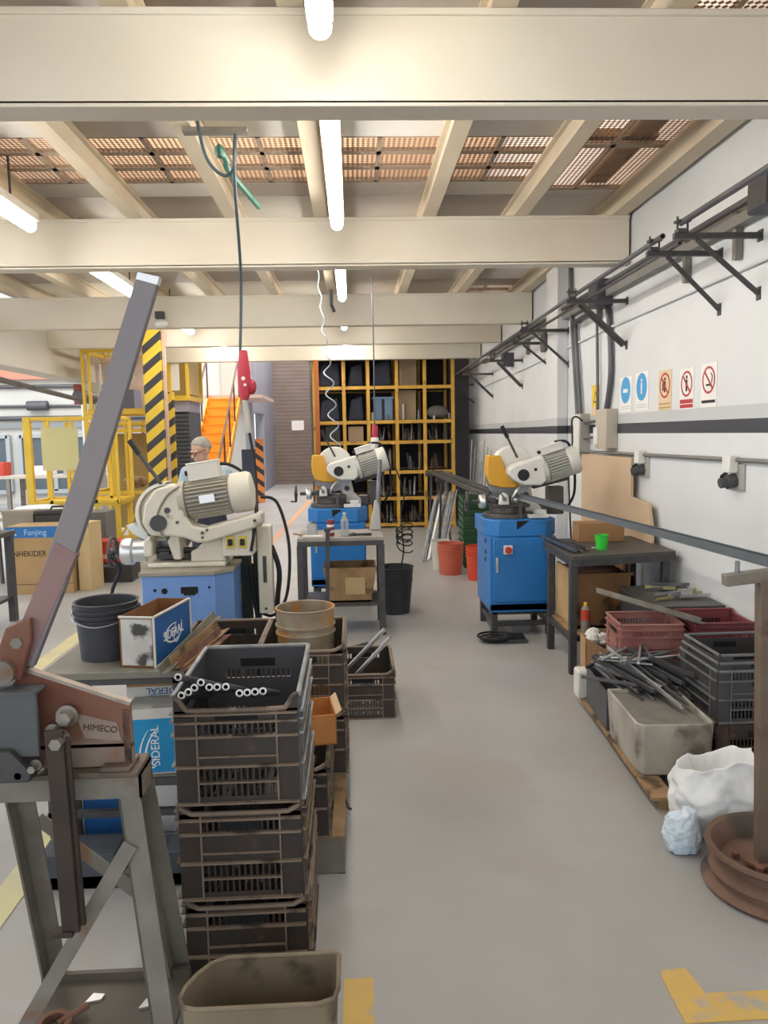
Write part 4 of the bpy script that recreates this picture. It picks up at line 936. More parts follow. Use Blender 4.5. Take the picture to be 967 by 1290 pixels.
# ---------------------------------------------------------------- white sack
def sack(name, label, loc, rad, h, m, seed, open_=True, sq=1.0, lean=(0, 0)):
    r3 = random.Random(seed); ph = [r3.uniform(0, 6.28) for _ in range(8)]
    n, k = 72, 34; vs, fs = [], []
    prof = []
    for j in range(k + 1):
        t_ = j / k
        rr_ = (.86 + .26 * math.sin(PI * min(1, t_ * 1.05)) + .0 * t_)
        if t_ < .06: rr_ *= .75 + t_ * 4
        prof.append((rad * rr_, h * t_))
    if open_:
        R0 = prof[-1][0]
        prof += [(R0 * .95, h * 1.0), (R0 * .88, h * .93), (R0 * .82, h * .72), (R0 * .4, h * .62), (0.001, h * .6)]
    else: prof += [(prof[-1][0] * .6, h * 1.06), (prof[-1][0] * .2, h * 1.1), (.001, h * 1.1)]
    for j, (r0, z) in enumerate(prof):
        t_ = min(1, j / k)
        for i in range(n):
            a = 2 * PI * i / n
            wob = 1 + .05 * math.sin(3 * a + ph[0] + 4 * t_) + .04 * math.sin(7 * a + ph[1] - 6 * t_) * t_ + .025 * math.sin(13 * a + ph[2] + 9 * t_) + .03 * math.sin(5 * a + 11 * t_ + ph[3])
            zz = z + h * .11 * t_ * t_ * math.sin(a + 2.2) + h * .035 * t_ * math.sin(3 * a + ph[4]) + h * .02 * t_ * math.sin(5 * a + ph[5]) + h * .012 * math.sin(9 * a + 14 * t_ + ph[6])
            q = Vector((math.cos(a) * 1.6 + seed, math.sin(a) * 1.6, z / rad * 1.3))
            cr_ = 1 - .16 * abs(noise.noise(q * 1.7)) ** .7 + .06 * noise.noise(q * 4) + .03
            vs.append((r0 * wob * cr_ * math.cos(a) + lean[0] * t_, r0 * wob * cr_ * sq * math.sin(a) + lean[1] * t_, max(0, zz) if j else 0))
    for j in range(len(prof) - 1):
        for i in range(n): fs.append((j * n + i, j * n + (i + 1) % n, (j + 1) * n + (i + 1) % n, (j + 1) * n + i))
    fs.append(tuple(range(n))[::-1])
    t = thing(name, label, 'sack', loc)
    o = MB().add(vs, fs).build('body', m, t, ang=180)
    s_ = o.modifiers.new('soft', 'SUBSURF'); s_.levels = 1; s_.render_levels = 1
    return t
M_sack = mat('white_woven_sack', '#e9e9e8', .5, c2='#d8d9da', sc=5, bump=.35, bsc=14)
t = sack('sack', 'open white woven sack slumped beside the rusty wheel stand', (1.445, 2.90, .0), .178, .29, M_sack, 4, True, .85, (.0, 0))
b = MB()
for i in range(6): b.sph((rr.uniform(-.08, .08), rr.uniform(-.07, .05), .165 + .02 * rr.random()), (.05, .045, .02), 8)
b.build('contents', mat('sack_contents', '#a39f98', .8, c2='#6e6a64', sc=9), t)
sack('sack', 'small white and blue plastic bag on the floor, below the open sack', (1.232, 2.74, 0), .062, .15, mat('blue_white_bag', '#dfe5ea', .4, c2='#b9d4e8', sc=4, bump=.3, bsc=18), 9, False, .9)

# ---------------------------------------------------------------- rusty wheel stand and the long channel it carries
t = thing('wheel_stand', 'rusty pole stand on an old wheel rim, holding the long channel', 'stand', (1.46, 2.49, 0))
M_rim = mat('rusty_rim', '#6b5142', .7, .3, c2='#85695a', sc=4, c3='#5a5048', sc3=4, th3=.58, bump=.12)
b = MB(); b.lathe([(.20, .0), (.236, .004), (.246, .016), (.232, .03), (.212, .036), (.208, .05), (.222, .06), (.212, .075), (.196, .09), (.198, .115), (.222, .128), (.236, .142), (.232, .156), (.214, .152), (.19, .125), (.178, .085), (.06, .075), (.06, .062), (.17, .05), (.185, .02)], 48, close=True)
b.build('wheel_rim', M_rim, t)
MB().cyl((-.06, 0, .088), (-.06, 0, .1), .05, n=6).cyl((-.085, -.05, .09), (-.085, -.05, .105), .014, n=8).cyl((-.12, .05, .09), (-.12, .05, .105), .014, n=8).build('hub_nuts', M_rust, t)
MB().bar((-.05, 0, .08), (-.078, 0, 1.11), .042, .042, (0, 1, 0)).build('pole', mat('pole_rust', '#6c5a4d', .65, .3, c2='#7f6f62', sc=5, c3='#5f4435', sc3=4, th3=.6), t, bev=.003)
MB().bar((-.215, -.0, 1.105), (.14, 0, 1.14), .04, .04).build('cross_head', M_greysteel, t, bev=.003)
MB().cyl((-.17, 0, 1.12), (-.17, 0, 1.17), .008, n=10).build('guide_pin', M_steel, t)
t = thing('steel_channel', 'long grey steel channel running from the saw to the wheel stand', 'channel', (1.40, 4.3, 1.125), 0)
b = MB(); p0, p1 = (-.08, 1.75, -.03), (.02, -1.80, .022)
b.bar(p0, p1, .045, .006); 
for s_ in (-1, 1): b.bar((p0[0] + s_ * .021, p0[1], p0[2] + .014), (p1[0] + s_ * .021, p1[1], p1[2] + .014), .004, .03)
b.build('profile', mat('channel_steel', '#7e858c', .4, .6, c2='#6d747b', sc=4), t)
# roller bed beyond the saw with the rods waiting on it
t = thing('roller_stand', 'grey trestle under the rods beyond the blue saw', 'stand', (1.26, 7.9, 0))
for y in (1.9, 3.2):
    for x in (-.12, .12): MB().bar((x * 1.3, y, 0), (x, y, 1.0), .028, .028).build('leg', M_iron, t)
    MB().bar((-.2, y, 1.01), (.2, y, 1.01), .05, .05).build('cross_bar', M_iron, t)
for i in range(9):
    x = 1.13 + .027 * i
    tag(MB().bar((x - .05 + .01 * math.sin(i * 2.1), 11.2 - .15 * (i % 3), 1.055 + .012 * (i % 2)), (x + .03, 6.55 + .1 * (i % 4), 1.052 + .012 * (i % 2)), .022, .02).build('square_bar', (M_iron, M_rod, M_steel)[i % 3]), ('dark', 'dull grey', 'paler')[i % 3] + ' square bar lying on the trestle beyond the blue saw', 'bar', ('dark', 'dull grey', 'paler')[i % 3] + ' bars on the trestle')
b = MB()
for k in range(3):
    r_ = .10 + .02 * k; b.tube([(1.08 + r_ * math.cos(2 * PI * i / 20), 5.75 + r_ * .8 * math.sin(2 * PI * i / 20), .012 + .016 * k) for i in range(21)], .009, 6)
tag(b.build('cable_coil', M_rubber), 'coil of black cable on the floor beside the blue saw', 'cable')
t = thing('foot_pedal', 'black foot pedal on the floor under the blue saw', 'pedal', (1.23, 5.72, 0))
MB().b2((-.08, -.06, 0), (.08, .06, .03)).build('base', M_iron, t, bev=.006); MB().box((0, 0, .045), (.13, .09, .012), (.15, 0, 0)).build('treadle', M_rubber, t, bev=.004)
# buckets and upright stock beyond the saw
M_redb = mat('red_bucket', '#cc6a52', .5, c2='#bd5d46', sc=4)
bucket('bucket', 'red orange plastic bucket on the floor beyond the blue saw', (1.10, 8.62, 0), .125, .15, .36, M_redb, False)
bucket('bucket', 'red bucket with a white label half hidden by the blue saw', (1.36, 8.25, 0), .115, .14, .37, mat('red_bucket_deep', '#cf4a2e', .5), False)
bucket('bucket', 'pale bucket tucked behind the red orange one', (1.02, 8.92, 0), .09, .11, .35, mat('pale_bucket', '#c9c6bb', .5), False)
for i in range(11):
    t = thing('green_tray', 'green plastic tray %s in the stack beyond the blue saw' % ('at the bottom', 'second from the bottom', 'third from the bottom', 'fourth from the bottom', 'fifth from the bottom', 'in the middle', 'fifth from the top', 'fourth from the top', 'third from the top', 'second from the top', 'topmost')[i], 'tray', (1.46, 9.15, .0 + .078 * i), 0, 'stacked green trays')
    shell([(-.17, -.2), (.17, -.2), (.17, .2), (-.17, .2)], 0, .072, .05, .9).build('body', mat('green_tray', '#3f6b4c', .55, c2='#345a40', sc=4), t)
    MB().b2((-.178, -.208, .062), (.178, -.2, .074)).b2((-.178, .2, .062), (.178, .208, .074)).build('rim', mat('green_tray', ''), t)
for i in range(12):
    a = (.84 + .035 * i, 9.45 + .07 * i, .0); c_ = (1.06 + .035 * i, 9.75 + .07 * i, .80 + .02 * (i % 3))
    tag(MB().bar(a, c_, .016 if i % 3 else .028, .005).build('flat_bar', (M_steel, M_rod, M_iron, M_bright if i == 3 else M_steel)[i % 4]), ('dull steel', 'grey', 'dark', 'bright' if i == 3 else 'dull steel')[i % 4] + ' flat strip leaning behind the red buckets', 'bar', ('dull steel', 'grey', 'dark', 'bright' if i == 3 else 'dull steel')[i % 4] + ' strips leaning behind the buckets')
for i in range(8):
    x = 1.75 + .05 * i; tag(MB().cyl((x, 11.6 + .1 * (i % 3), 0), (min(2.18, x + .14), 12.0, 1.5 - .12 * (i % 4)), .009, n=8).build('thin_rod', M_steel), 'thin steel rod leaning in the corner by the rack', 'rod', 'thin rods by the rack')

# ================================================================ wall brackets, pipes, conduits
ordn = ['first', 'second', 'third', 'fourth', 'fifth', 'sixth', 'seventh', 'eighth', 'ninth']
for i, (y, xo, z, zb, two) in enumerate(((4.1, 1.727, 2.632, 2.33, 0), (4.54, 1.752, 2.64, 2.316, 0), (6.08, 1.711, 2.628, 2.285, 1), (7.72, 1.705, 2.618, 2.28, 0), (8.55, 1.80, 2.588, 2.355, 0), (9.8, 1.763, 2.517, 2.19, 1), (11.84, 1.73, 2.505, 2.16, 1), (13.7, 1.75, 2.46, 2.14, 0))):
    t = thing('wall_bracket', 'black braced steel bracket on the white wall, %s from the camera end' % ordn[i], 'bracket', (2.2, y, z), 0, 'black wall brackets')
    MB().bar((xo - 2.2, 0, 0), (0, 0, 0), .03, .03).build('arm', M_iron, t, bev=.002)
    for k in range(two + 1):
        MB().bar((xo - 2.2 + .125, .085 * k, -.015), (-.004, .085 * k, zb - z), .022, .022).build('brace', M_iron, t, bev=.002)
    if i < 7:
        MB().box((xo - 2.2 + .04, 0, .025), (.05, .05, .02)).cyl((xo - 2.2 + .02, 0, .02), (xo - 2.2 + .02, 0, .1), .006, n=8).cyl((xo - 2.2 + .075, 0, .02), (xo - 2.2 + .075, 0, .1), .006, n=8).box((xo - 2.2 + .047, 0, .075), (.075, .05, .012)).build('clamp', M_iron, t)
    MB().box((-.003, 0, zb - z), (.006, .04, .07)).box((-.003, 0, 0), (.006, .05, .06)).build('wall_plate', M_iron, t)
M_pipe = mat('dark_pipe', '#55555a', .5, .4, c2='#6a6a6d', sc=3)
tag(MB().pipe((1.80, -1.0, 2.70), (1.775, 4.12, 2.705), .017, .013, 14).build('long_pipe', M_pipe), 'long dark pipe over the nearest bracket, running out of view', 'pipe')
tag(MB().pipe((1.80, 4.42, 2.712), (1.80, 13.6, 2.60), .016, .012, 14).build('long_pipe', M_pipe), 'long dark pipe carried by the row of wall brackets', 'pipe')
tag(MB().pipe((1.90, 4.42, 2.672), (1.90, 12.6, 2.60), .012, .009, 12).build('long_pipe', M_pipe), 'thinner pipe nearer the wall on the row of brackets', 'pipe')
t = thing('cable_trunking', 'grey cable trunking along the white wall above the brackets', 'trunking', (2.165, 7, 2.75))
MB().b2((-.03, -9, -.03), (.03, 5.5, .03)).build('duct', mat('trunking_grey', '#8b8a86', .5, .2, c2='#76756f', sc=4), t, bev=.003)
for y in (-2.7, -2.05, -.3, 1.2, 2.4, 3.7):
    MB().b2((-.01, y - .02, -.2), (.03, y + .02, .06)).build('hanger_strap', M_greysteel, t)
tag(MB().tube([(2.14, 2.0, 2.825), (2.14, 12.4, 2.83)], .02, 10).build('conduit', M_pipe), 'dark conduit running just above the grey trunking', 'conduit')
tag(MB().tube([(2.185, 3.2, 2.50), (2.185, 6.6, 2.47), (2.185, 9.5, 2.40), (2.185, 13, 2.36)], .012, 8).build('conduit', M_wall), 'thin white painted conduit on the wall under the brackets', 'conduit')
for (y, z, s_, n_) in ((3.88, 2.80, .10, 'nearest the camera'), (6.52, 2.76, .11, 'over the wall distribution boxes'), (8.2, 2.56, .10, 'under the bracket by the pillar'), (10.4, 2.58, .09, 'farthest along the wall')):
    t = thing('junction_box', 'dark square junction box on the trunking, ' + n_, 'junction box', (2.12, y, z))
    MB().b2((-.06, -s_, -s_), (.08, s_, s_)).build('body', mat('dark_box', '#4a4b55', .5, .2), t, bev=.006); MB().b2((-.066, -s_ * .9, -s_ * .9), (-.06, s_ * .9, s_ * .9)).build('lid', M_iron, t)
for (pts, r_, n_) in (([(2.17, 7.56, 3.2), (2.17, 7.50, 2.7), (2.17, 7.30, 1.76)], .021, 'vertical dark conduit beside the pillar'), ([(2.165, 6.9, 2.66), (2.165, 7.28, 2.65), (2.165, 7.36, 2.56), (2.165, 7.18, 1.76)], .022, 'bent dark conduit next to the one at the pillar'),
                   ([(2.17, 6.74, 2.62), (2.17, 6.70, 1.9), (2.17, 6.72, 1.65)], .013, 'slim vertical conduit beside the yellow warning sign'), ([(2.17, 6.52, 2.7), (2.17, 6.42, 2.55), (2.17, 6.36, 2.1), (2.17, 6.46, 1.78)], .024, 'thick vertical conduit down to the beige distribution box')):
    tag(MB().tube(pts, r_, 10, sub=5).build('conduit', M_pipe), n_, 'conduit')
M_boxg = mat('box_grey', '#b3b0a8', .5, c2='#a5a29a', sc=5); M_boxw = mat('box_white', '#e3e2dd', .45)
t = thing('electrical_box', 'tall grey electrical box on the wall with a red button below', 'electrical box', (2.165, 7.10, 1.59))
MB().b2((-.06, -.10, -.19), (.035, .10, .18)).build('body', M_boxg, t, bev=.006); MB().b2((-.066, -.09, -.18), (-.06, .09, .17)).build('lid', M_boxw, t)
MB().b2((-.05, -.05, -.28), (.05, .05, -.19)).build('button_housing', M_boxg, t, bev=.004); MB().sph((-.075, 0, -.24), (.022, .03, .03), 12).build('red_button', M_red, t)
t = thing('electrical_box', 'beige distribution box under the thick conduit, white switch on it', 'electrical box', (2.16, 6.40, 1.62))
MB().b2((-.06, -.14, -.16), (.04, .14, .17)).build('body', mat('box_beige', '#b9b0a0', .5), t, bev=.006); MB().b2((-.075, .05, -.13), (-.058, .15, .02)).build('white_switch', M_boxw, t, bev=.004)
for s_ in (-.06, .08): MB().tube([(-.02, .14, s_), (-.02, .58, s_ - .02)], .013, 8).build('link_pipe', M_pipe, t)
tag(MB().tube([(2.12, 6.97, 1.70), (2.05, 6.93, 1.74), (2.0, 6.9, 1.7), (2.0, 6.88, 1.5), (1.96, 6.86, 1.40), (1.93, 6.75, 1.2), (1.9, 6.5, .3), (1.9, 6.5, .01)], .008, 8, sub=6).build('cable', M_rubber), 'thin black cable looping from the grey electrical box to the floor', 'cable')
tag(MB().tube([(2.12, 7.0, 1.425), (2.17, 6.0, 1.425), (2.175, 5.0, 1.43), (2.175, 3.0, 1.44)], .013, 10, sub=3).build('conduit', mat('conduit_grey', '#7c7a76', .5, .2)), 'grey conduit along the wall linking the two sockets', 'conduit')
for y, n_ in ((5.66, 'nearer the beige cardboard'), (4.28, 'nearer the camera')):
    t = thing('wall_socket', 'industrial wall socket with black plug, ' + n_, 'socket', (2.2, y, 1.36))
    MB().b2((-.016, -.10, -.10), (0, .10, .05)).build('back_plate', M_boxg, t, bev=.003); MB().b2((-.07, -.045, .0), (-.016, .045, .10)).build('junction', M_boxw, t, bev=.006)
    MB().cyl((-.016, -.01, -.045), (-.07, -.01, -.055), .04, n=20).cyl((-.065, -.01, -.053), (-.105, -.01, -.06), .03, n=16).build('plug', mat('grey_black_plug', '#4a4a4c', .6), t, bev=.003)
    MB().tube([(-.06, 0, .0), (-.08, .02, -.02), (-.09, 0, -.03)], .01, 8).build('lead', M_rubber, t)
# safety signs
M_signred = mat('sign_red', '#b8323a', .5); M_signblue = mat('sign_blue', '#3d9fd8', .5); M_signw = mat('sign_white', '#eceae6', .45); M_signy = mat('sign_yellow', '#e6c52d', .5); M_signbe = mat('sign_cream', '#dfc8a4', .5)
def ring(b, c, r0, r1, n=28):
    b.lathe([(r0, 0), (r1, 0), (r1, .0012), (r0, .0012)], n, c, (-1, 0, 0), close=True)
signs = [(6.08, 1.895, .26, .28, 'blue', 'farthest of the two blue round safety signs'), (5.74, 1.90, .26, .29, 'blue', 'blue round safety sign nearer the cream prohibition sign'),
         (5.31, 1.885, .22, .28, 'cream', 'cream prohibition sign with a red ring and two crossed figures'), (4.96, 1.875, .21, .265, 'redbase', 'white prohibition sign with a red text block below'), (4.65, 1.878, .21, .27, 'smoke', 'white no smoking sign with a red barred ring'),
         (6.84, 1.88, .20, .28, 'yellow', 'yellow warning sign with a dark triangle between the conduits')]
for (y, z, w_, h_, k, lab) in signs:
    t = thing('safety_sign', lab, 'sign', (2.199, y, z), 0, 'safety signs on the white wall')
    bm_ = {'cream': M_signbe, 'yellow': M_signy}.get(k, M_signw)
    MB().b2((-.003, -w_ / 2, -h_ / 2), (0, w_ / 2, h_ / 2)).build('panel', bm_, t)
    zc = h_ * .12; rr_ = w_ * .40
    def disc(m, r, x=-.0045, name='disc'): MB().cyl((-.003, 0, zc), (x, 0, zc), r, n=30).build(name, m, t)
    def fig(m, cy=0, s_=1.0, x=-.006):
        b = MB(); b.cyl((-.0031, cy, zc + .055 * s_), (x, cy, zc + .055 * s_), .014 * s_, n=12)
        b.b2((-.0031, cy - .014 * s_, zc - .012 * s_), (x, cy + .014 * s_, zc + .036 * s_)); b.b2((-.0031, cy - .013 * s_, zc - .06 * s_), (x, cy - .002 * s_, zc - .012 * s_)); b.b2((-.0031, cy + .002 * s_, zc - .06 * s_), (x, cy + .013 * s_, zc - .012 * s_))
        b.build('pictogram', m, t)
    def lines(zs, m, wd=.8):
        b = MB()
        for zz, hh in zs: b.b2((-.0031, -w_ * wd / 2, zz), (-.0042, w_ * wd / 2, zz + hh))
        b.build('small_print', m, t)
    M_grey = mat('print_grey', '#b9c3ca', .6)
    if k == 'blue':
        disc(M_signblue, rr_)
        if y > 6: MB().b2((-.0031, -.05, zc - .02), (-.006, .05, zc + .01)).build('pictogram', M_signw, t)
        else: fig(M_signw, 0, .9)
        lines(((-h_ * .36, .006), (-h_ * .42, .006)), M_grey)
    elif k in ('cream', 'redbase', 'smoke'):
        fig(M_print, 0, .8, -.0055) if k != 'smoke' else MB().bar((-.0045, -.04, zc - .03), (-.0045, .03, zc - .03), .003, .012).tube([(-.0045, -.04, zc - .02), (-.0045, -.05, zc + .02), (-.0045, -.03, zc + .04)], .003, 6).build('pictogram', M_print, t)
        if k == 'cream': fig(M_print, .03, .6, -.0052)
        b = MB(); ring(b, (-.0035, 0, zc), rr_ * .84, rr_); c_ = rr_ * .66
        b.bar((-.0055, c_, zc + c_), (-.0055, -c_, zc - c_), .003, rr_ * .13, (0, -1, 1))
        b.build('prohibition_ring', M_signred, t)
        if k == 'redbase':
            b = MB(); b.b2((-.0031, -w_ * .46, -h_ * .47), (-.0042, w_ * .46, -h_ * .38)); b.b2((-.0031, -w_ * .46, -h_ * .36), (-.0042, w_ * .46, -h_ * .26)); b.build('red_text_block', M_signred, t)
        elif k == 'cream': lines(((-h_ * .36, .012), (-h_ * .45, .012)), mat('ochre_print', '#bb9a5c', .6), .85)
        else: lines(((-h_ * .40, .018),), M_print, .85); 
    else:
        MB().prism([(-.06, zc - .05), (.06, zc - .05), (0, zc + .055)], -.0031, -.0042, 'yz').build('triangle', M_print, t)
        MB().prism([(-.04, zc - .04), (.04, zc - .04), (0, zc + .035)], -.0031, -.005, 'yz').build('triangle_field', M_signy, t)
        MB().b2((-.0031, -.09, -h_ * .47), (-.0042, .09, -h_ * .2)).build('cream_field', M_signbe, t)

# ================================================================ hanging things
t = thing('hanging_plate', 'grey flat bar fixed under the joists above the old cream saw', 'bar', (-.69, 4.28, 3.24))
MB().b2((-.17, -.03, -.012), (.17, .03, .012)).build('plate', M_greysteel, t)
tag(MB().tube([(-.78, 4.25, 3.30), (-.74, 4.26, 3.10), (-.66, 4.3, 3.02), (-.60, 4.3, 3.06), (-.585, 4.28, 3.22), (-.60, 4.30, 3.0), (-.66, 4.85, 2.6), (-.69, 4.9, 2.12)], .009, 8, sub=8).build('supply_cable', mat('blue_grey_cable', '#3f5058', .5)), 'dark cable looping at the hanging plate and dropping to the red control', 'cable')
t = thing('green_hose', 'short green hose tied beside the hanging plate', 'hose', (-.66, 4.45, 3.1))
MB().tube([(-.02, -.1, .06), (-.0, -.03, .04), (.0, .1, .02), (.09, .7, .0)], .018, 8, sub=4).build('hose', mat('green_rubber', '#3d6d5c', .5), t); MB().sph((-.02, -.1, .06), (.03, .05, .035), 10).build('fitting', mat('green_rubber', ''), t)
t = thing('hanging_control', 'long red hanging plug hoist over the old cream saw', 'plug', (-.67, 4.9, 2.0))
MB().lathe([(0, .16), (.022, .155), (.028, .1), (.036, .02), (.034, -.06), (.03, -.12), (.02, -.15), (0, -.16)], 18, sx=1.15, sy=1.1).build('body', mat('faded_red_plastic', '#c23a4c', .5, c2='#b53244', sc=8), t)
MB().sph((.043, 0, -.07), (.033, .03, .05), 14).build('side_boss', mat('deep_red_plastic', '#a8283c', .5), t); MB().cyl((0, -.036, -.02), (0, -.045, -.02), .012, n=12).cyl((.01, -.04, -.06), (.01, -.05, -.06), .009, n=12).build('buttons', M_signw, t)
MB().cyl((0, 0, -.15), (0.02, 0, -.36), .018, n=12).build('grey_sleeve', mat('sleeve_grey', '#b5b0aa', .6), t)
MB().tube([(.02, 0, -.36), (.05, 0, -.6), (.06, -.05, -.9), (.10, -.1, -1.15)], .009, 8, sub=5).build('drop_cable', M_rubber, t)
pts = []
for i in range(120):
    k = i / 119; z = 3.41 - 1.96 * k; amp = .012 + .035 * min(1, max(0, (k - .3) * 3))
    pts.append((-.32 + .16 * k + amp * math.cos(k * 58), 7.8 + amp * math.sin(k * 58), z))
tag(MB().tube(pts, .007, 6).build('coiled_hose', mat('pale_blue_hose', '#c3ccd0', .4, c2='#8fa3ae', sc=5)), 'pale coiled air hose hanging above the far blue saw', 'hose')
t = thing('hanging_control', 'small red and white hanging plug over the far blue saw', 'plug', (.24, 8.0, 1.62))
MB().tube([(0, 0, 1.6), (.005, 0, .8), (0, 0, .08)], .007, 8).build('cable', M_pipe, t); MB().lathe([(0, .1), (.03, .09), (.035, 0), (.03, -.04), (0, -.04)], 16).build('red_body', mat('faded_red_plastic', ''), t)
MB().lathe([(0, -.03), (.04, -.04), (.045, -.09), (.03, -.15), (.01, -.2), (0, -.2)], 16).build('white_socket', M_signw, t)
tag(MB().tube([(-.2, 8.9, 3.265), (-.2, 8.95, 3.1), (-.17, 8.9, 3.02)], .02, 8).build('cable_gland', M_pipe), 'short dark cable end hanging under the third bay joist', 'cable')
t = thing('ceiling_camera', 'small white dome on a bracket fixed to the third beam', 'camera', (-2.2, 9.12, 2.98))
MB().b2((-.05, .0, .02), (.05, .08, .1)).build('mount', M_iron, t, bev=.006); MB().sph((.03, -.03, -.05), (.08, .07, .05), 14).build('dome', M_signw, t)

# ================================================================ rack at the end of the bay
t = thing('storage_rack', 'tall yellow steel rack with six uprights at the end of the bay', 'rack', (.56, 13.6, 0))
PX = [-1.18, -.68, -.27, .215, .69, 1.17]
for x in PX:
    for y in (-.55, .55): MB().b2((x - .028, y - .03, 0), (x + .028, y + .03, 3.6)).build('upright', M_rack, t)
for z in (.06, .51, .96, 1.47, 1.82, 2.40, 3.0):
    for y in (-.55, .55): MB().b2((-1.18, y - .022, z - .03), (1.17, y + .022, z + .025)).build('beam', M_rack, t)
    MB().b2((-1.16, -.53, z - .01), (1.15, .53, z + .012)).build('shelf', mat('rack_shelf_board', '#4a4038', .8, c2='#5f5246', sc=5), t)
MB().b2((-1.2, .6, .0), (1.25, .63, 3.6)).build('back_sheet', mat('rack_shade_sheet', '#2b2a2f', .8, c2='#222126', sc=2), t)  # dark sheet added to stand for the shade at the back of the rack
rk = random.Random(11)
def ritem(name, label, cat, x0, x1, y0, y1, z0, z1, m, grp=None, bev=.006):
    o = MB().b2((x0, y0, z0), (x1, y1, z1)).build(name, m, bev=bev); return tag(o, label, cat, grp)
E_ = .56; Zs = {0: .085, 1: .535, 2: .985, 3: 1.495, 4: 1.845, 5: 2.425}
M_boardb = mat('beige_sheet', '#a89378', .8, c2='#9a866c', sc=4)
ritem('cardboard_sheet', 'tall beige sheet standing in the top of the rack, fourth bay', 'board', .84, 1.14, 13.3, 13.35, 2.425, 2.96, M_boardb)
ritem('cardboard_sheet', 'beige sheet standing on the second rack level from the top', 'board', .82, 1.12, 13.25, 13.3, 1.85, 2.36, M_boardb)
t2 = thing('tote_box', 'blue tote box on the rack with a dark strap', 'box', (.54, 13.3, 1.846))
MB().b2((-.16, -.15, 0), (.17, .15, .40)).build('body', mat('slate_blue_tote', '#5f7a99', .5), t2, bev=.01); MB().b2((-.02, -.155, .0), (.03, -.15, .40)).build('strap', M_rubber, t2); MB().b2((-.18, -.16, .36), (.19, .16, .40)).build('rim', mat('slate_blue_tote', ''), t2, bev=.004)
tag(MB().sph((1.5, 13.35, 1.97), (.19, .14, .125), 16).build('cloth_bag', mat('grey_bag', '#7d7a78', .9, c2='#6a6765', sc=7, bump=.4)), 'slumped grey bag at the end of the rack', 'bag')
for i, (x0, x1, lv, h_) in enumerate(((-.55, -.18, 5, .42), (-.05, .22, 5, .40), (.36, .70, 5, .45), (1.76 - .03, 1.70, 5, .1), (-.55, -.2, 4, .40), (-.06, .22, 4, .42),)):
    if x1 - x0 < .1: continue
    o = MB().prism([(x0, 0), (x1, 0), (x1 - .03, h_), (x0 + .06, h_ * .85)], 13.2, 13.6).build('covered_bundle', mat('navy_tarp', '#34384a', .8, c2='#2a2c38', sc=4, bump=.3), bev=.03); o.location = (0, 0, Zs[lv] + .003)
    tag(o, 'dark tarp covered bundle on the rack, %s shelf, bay %s from the aisle' % ('top' if lv == 5 else 'second', ('one', 'two', 'three')[i % 3 if lv == 5 else (i - 4)]), 'bundle')
for (x0, x1, z0, z1, m, n_) in ((-.44, -.2, 1.495, 1.77, M_binblack, 'dark box on the third rack shelf next to the aisle'), (-.06, .2, 1.495, 1.75, M_boardb, 'beige box on the third rack shelf above the far saw'), (-.55, -.2, .985, 1.32, mat('umber_box', '#5a4230', .8), 'brown box on the fourth rack shelf next to the aisle')):
    ritem('storage_box', n_, 'box', x0, x1, 13.1, 13.5, z0, z1, m)
kinds = [('round_bar', 'round bars'), ('square_bar', 'square bars'), ('angle_bar', 'angle bars')]
bays = [(.33, .74), (.82, 1.21), (1.29, 1.69)]
for lv in (0, 1, 2, 3):
    for bi, (x0, x1) in enumerate(bays):
        for j in range(7):
            if rk.random() < .22: continue
            x = x0 + .04 + (x1 - x0 - .08) * (j + .5) / 7; L = rk.uniform(.10, .36); m = rk.choice((M_iron, M_rod, M_rod, M_rust, M_steel))
            z = Zs[lv] + .012; lean = rk.uniform(-.035, .035); y = 13.12 + .06 * (j % 3)
            k = j % 3; b = MB()
            if k == 0: b.cyl((x, y, z), (x + lean, y + .1, z + L), .016, n=10)
            elif k == 1: b.bar((x, y, z), (x + lean, y + .1, z + L), .03, .03)
            else: b.ang((x, y, z), (x + lean, y + .1, z + L), .04, .005, (1, 0, 0), (0, 1, 0))
            where = ('bottom', 'second lowest', 'third lowest', 'middle')[lv] + ' rack shelf, ' + ('bay behind the far saw', 'bay beside it', 'bay at the wall')[bi]
            tag(b.build(kinds[k][0], m), 'short ' + kinds[k][0].replace('_', ' ') + ' standing on the ' + where, 'bar', kinds[k][1] + ' on the ' + where)
for i in range(16):
    x = .36 + .088 * i; h_ = rk.uniform(.06, .28); o = MB()
    if i % 3 == 0: o.cyl((x, 13.15, 1.835), (x, 13.15, 1.835 + h_), .02, n=10)
    else: continue
    tag(o.build('short_pipe', (M_white, M_steel)[i % 2]), ('white painted', 'bare steel')[i % 2] + ' short pipe standing on the second rack shelf', 'pipe', ('white', 'steel') [i % 2] + ' pipes on the rack')
for i in range(9):
    x = .40 + .15 * i
    tag(MB().pipe((x, 13.06, .118), (x + .01, 13.9, .118), .028, .022, 14).build('pipe_offcut', M_rod), 'dull pipe lying end on along the bottom rack shelf', 'pipe', 'pipes on the bottom rack shelf')
# orange post of the rack end with a hung hose
t = thing('crane_post', 'orange steel post at the aisle end of the rack', 'post', (-.56, 12.75, 0))
MB().b2((-.035, -.05, 0), (.035, .05, 2.84)).build('post', mat('orange_steel', '#b36a34', .6, c2='#9a5326', sc=3, c3='#d98a4a', sc3=4, th3=.62), t, bev=.004)
MB().tube([(-.09, -.04, .4), (-.1, -.04, 2.4), (-.09, -.04, 2.8)], .018, 8).build('grey_pipe', M_pipe, t)

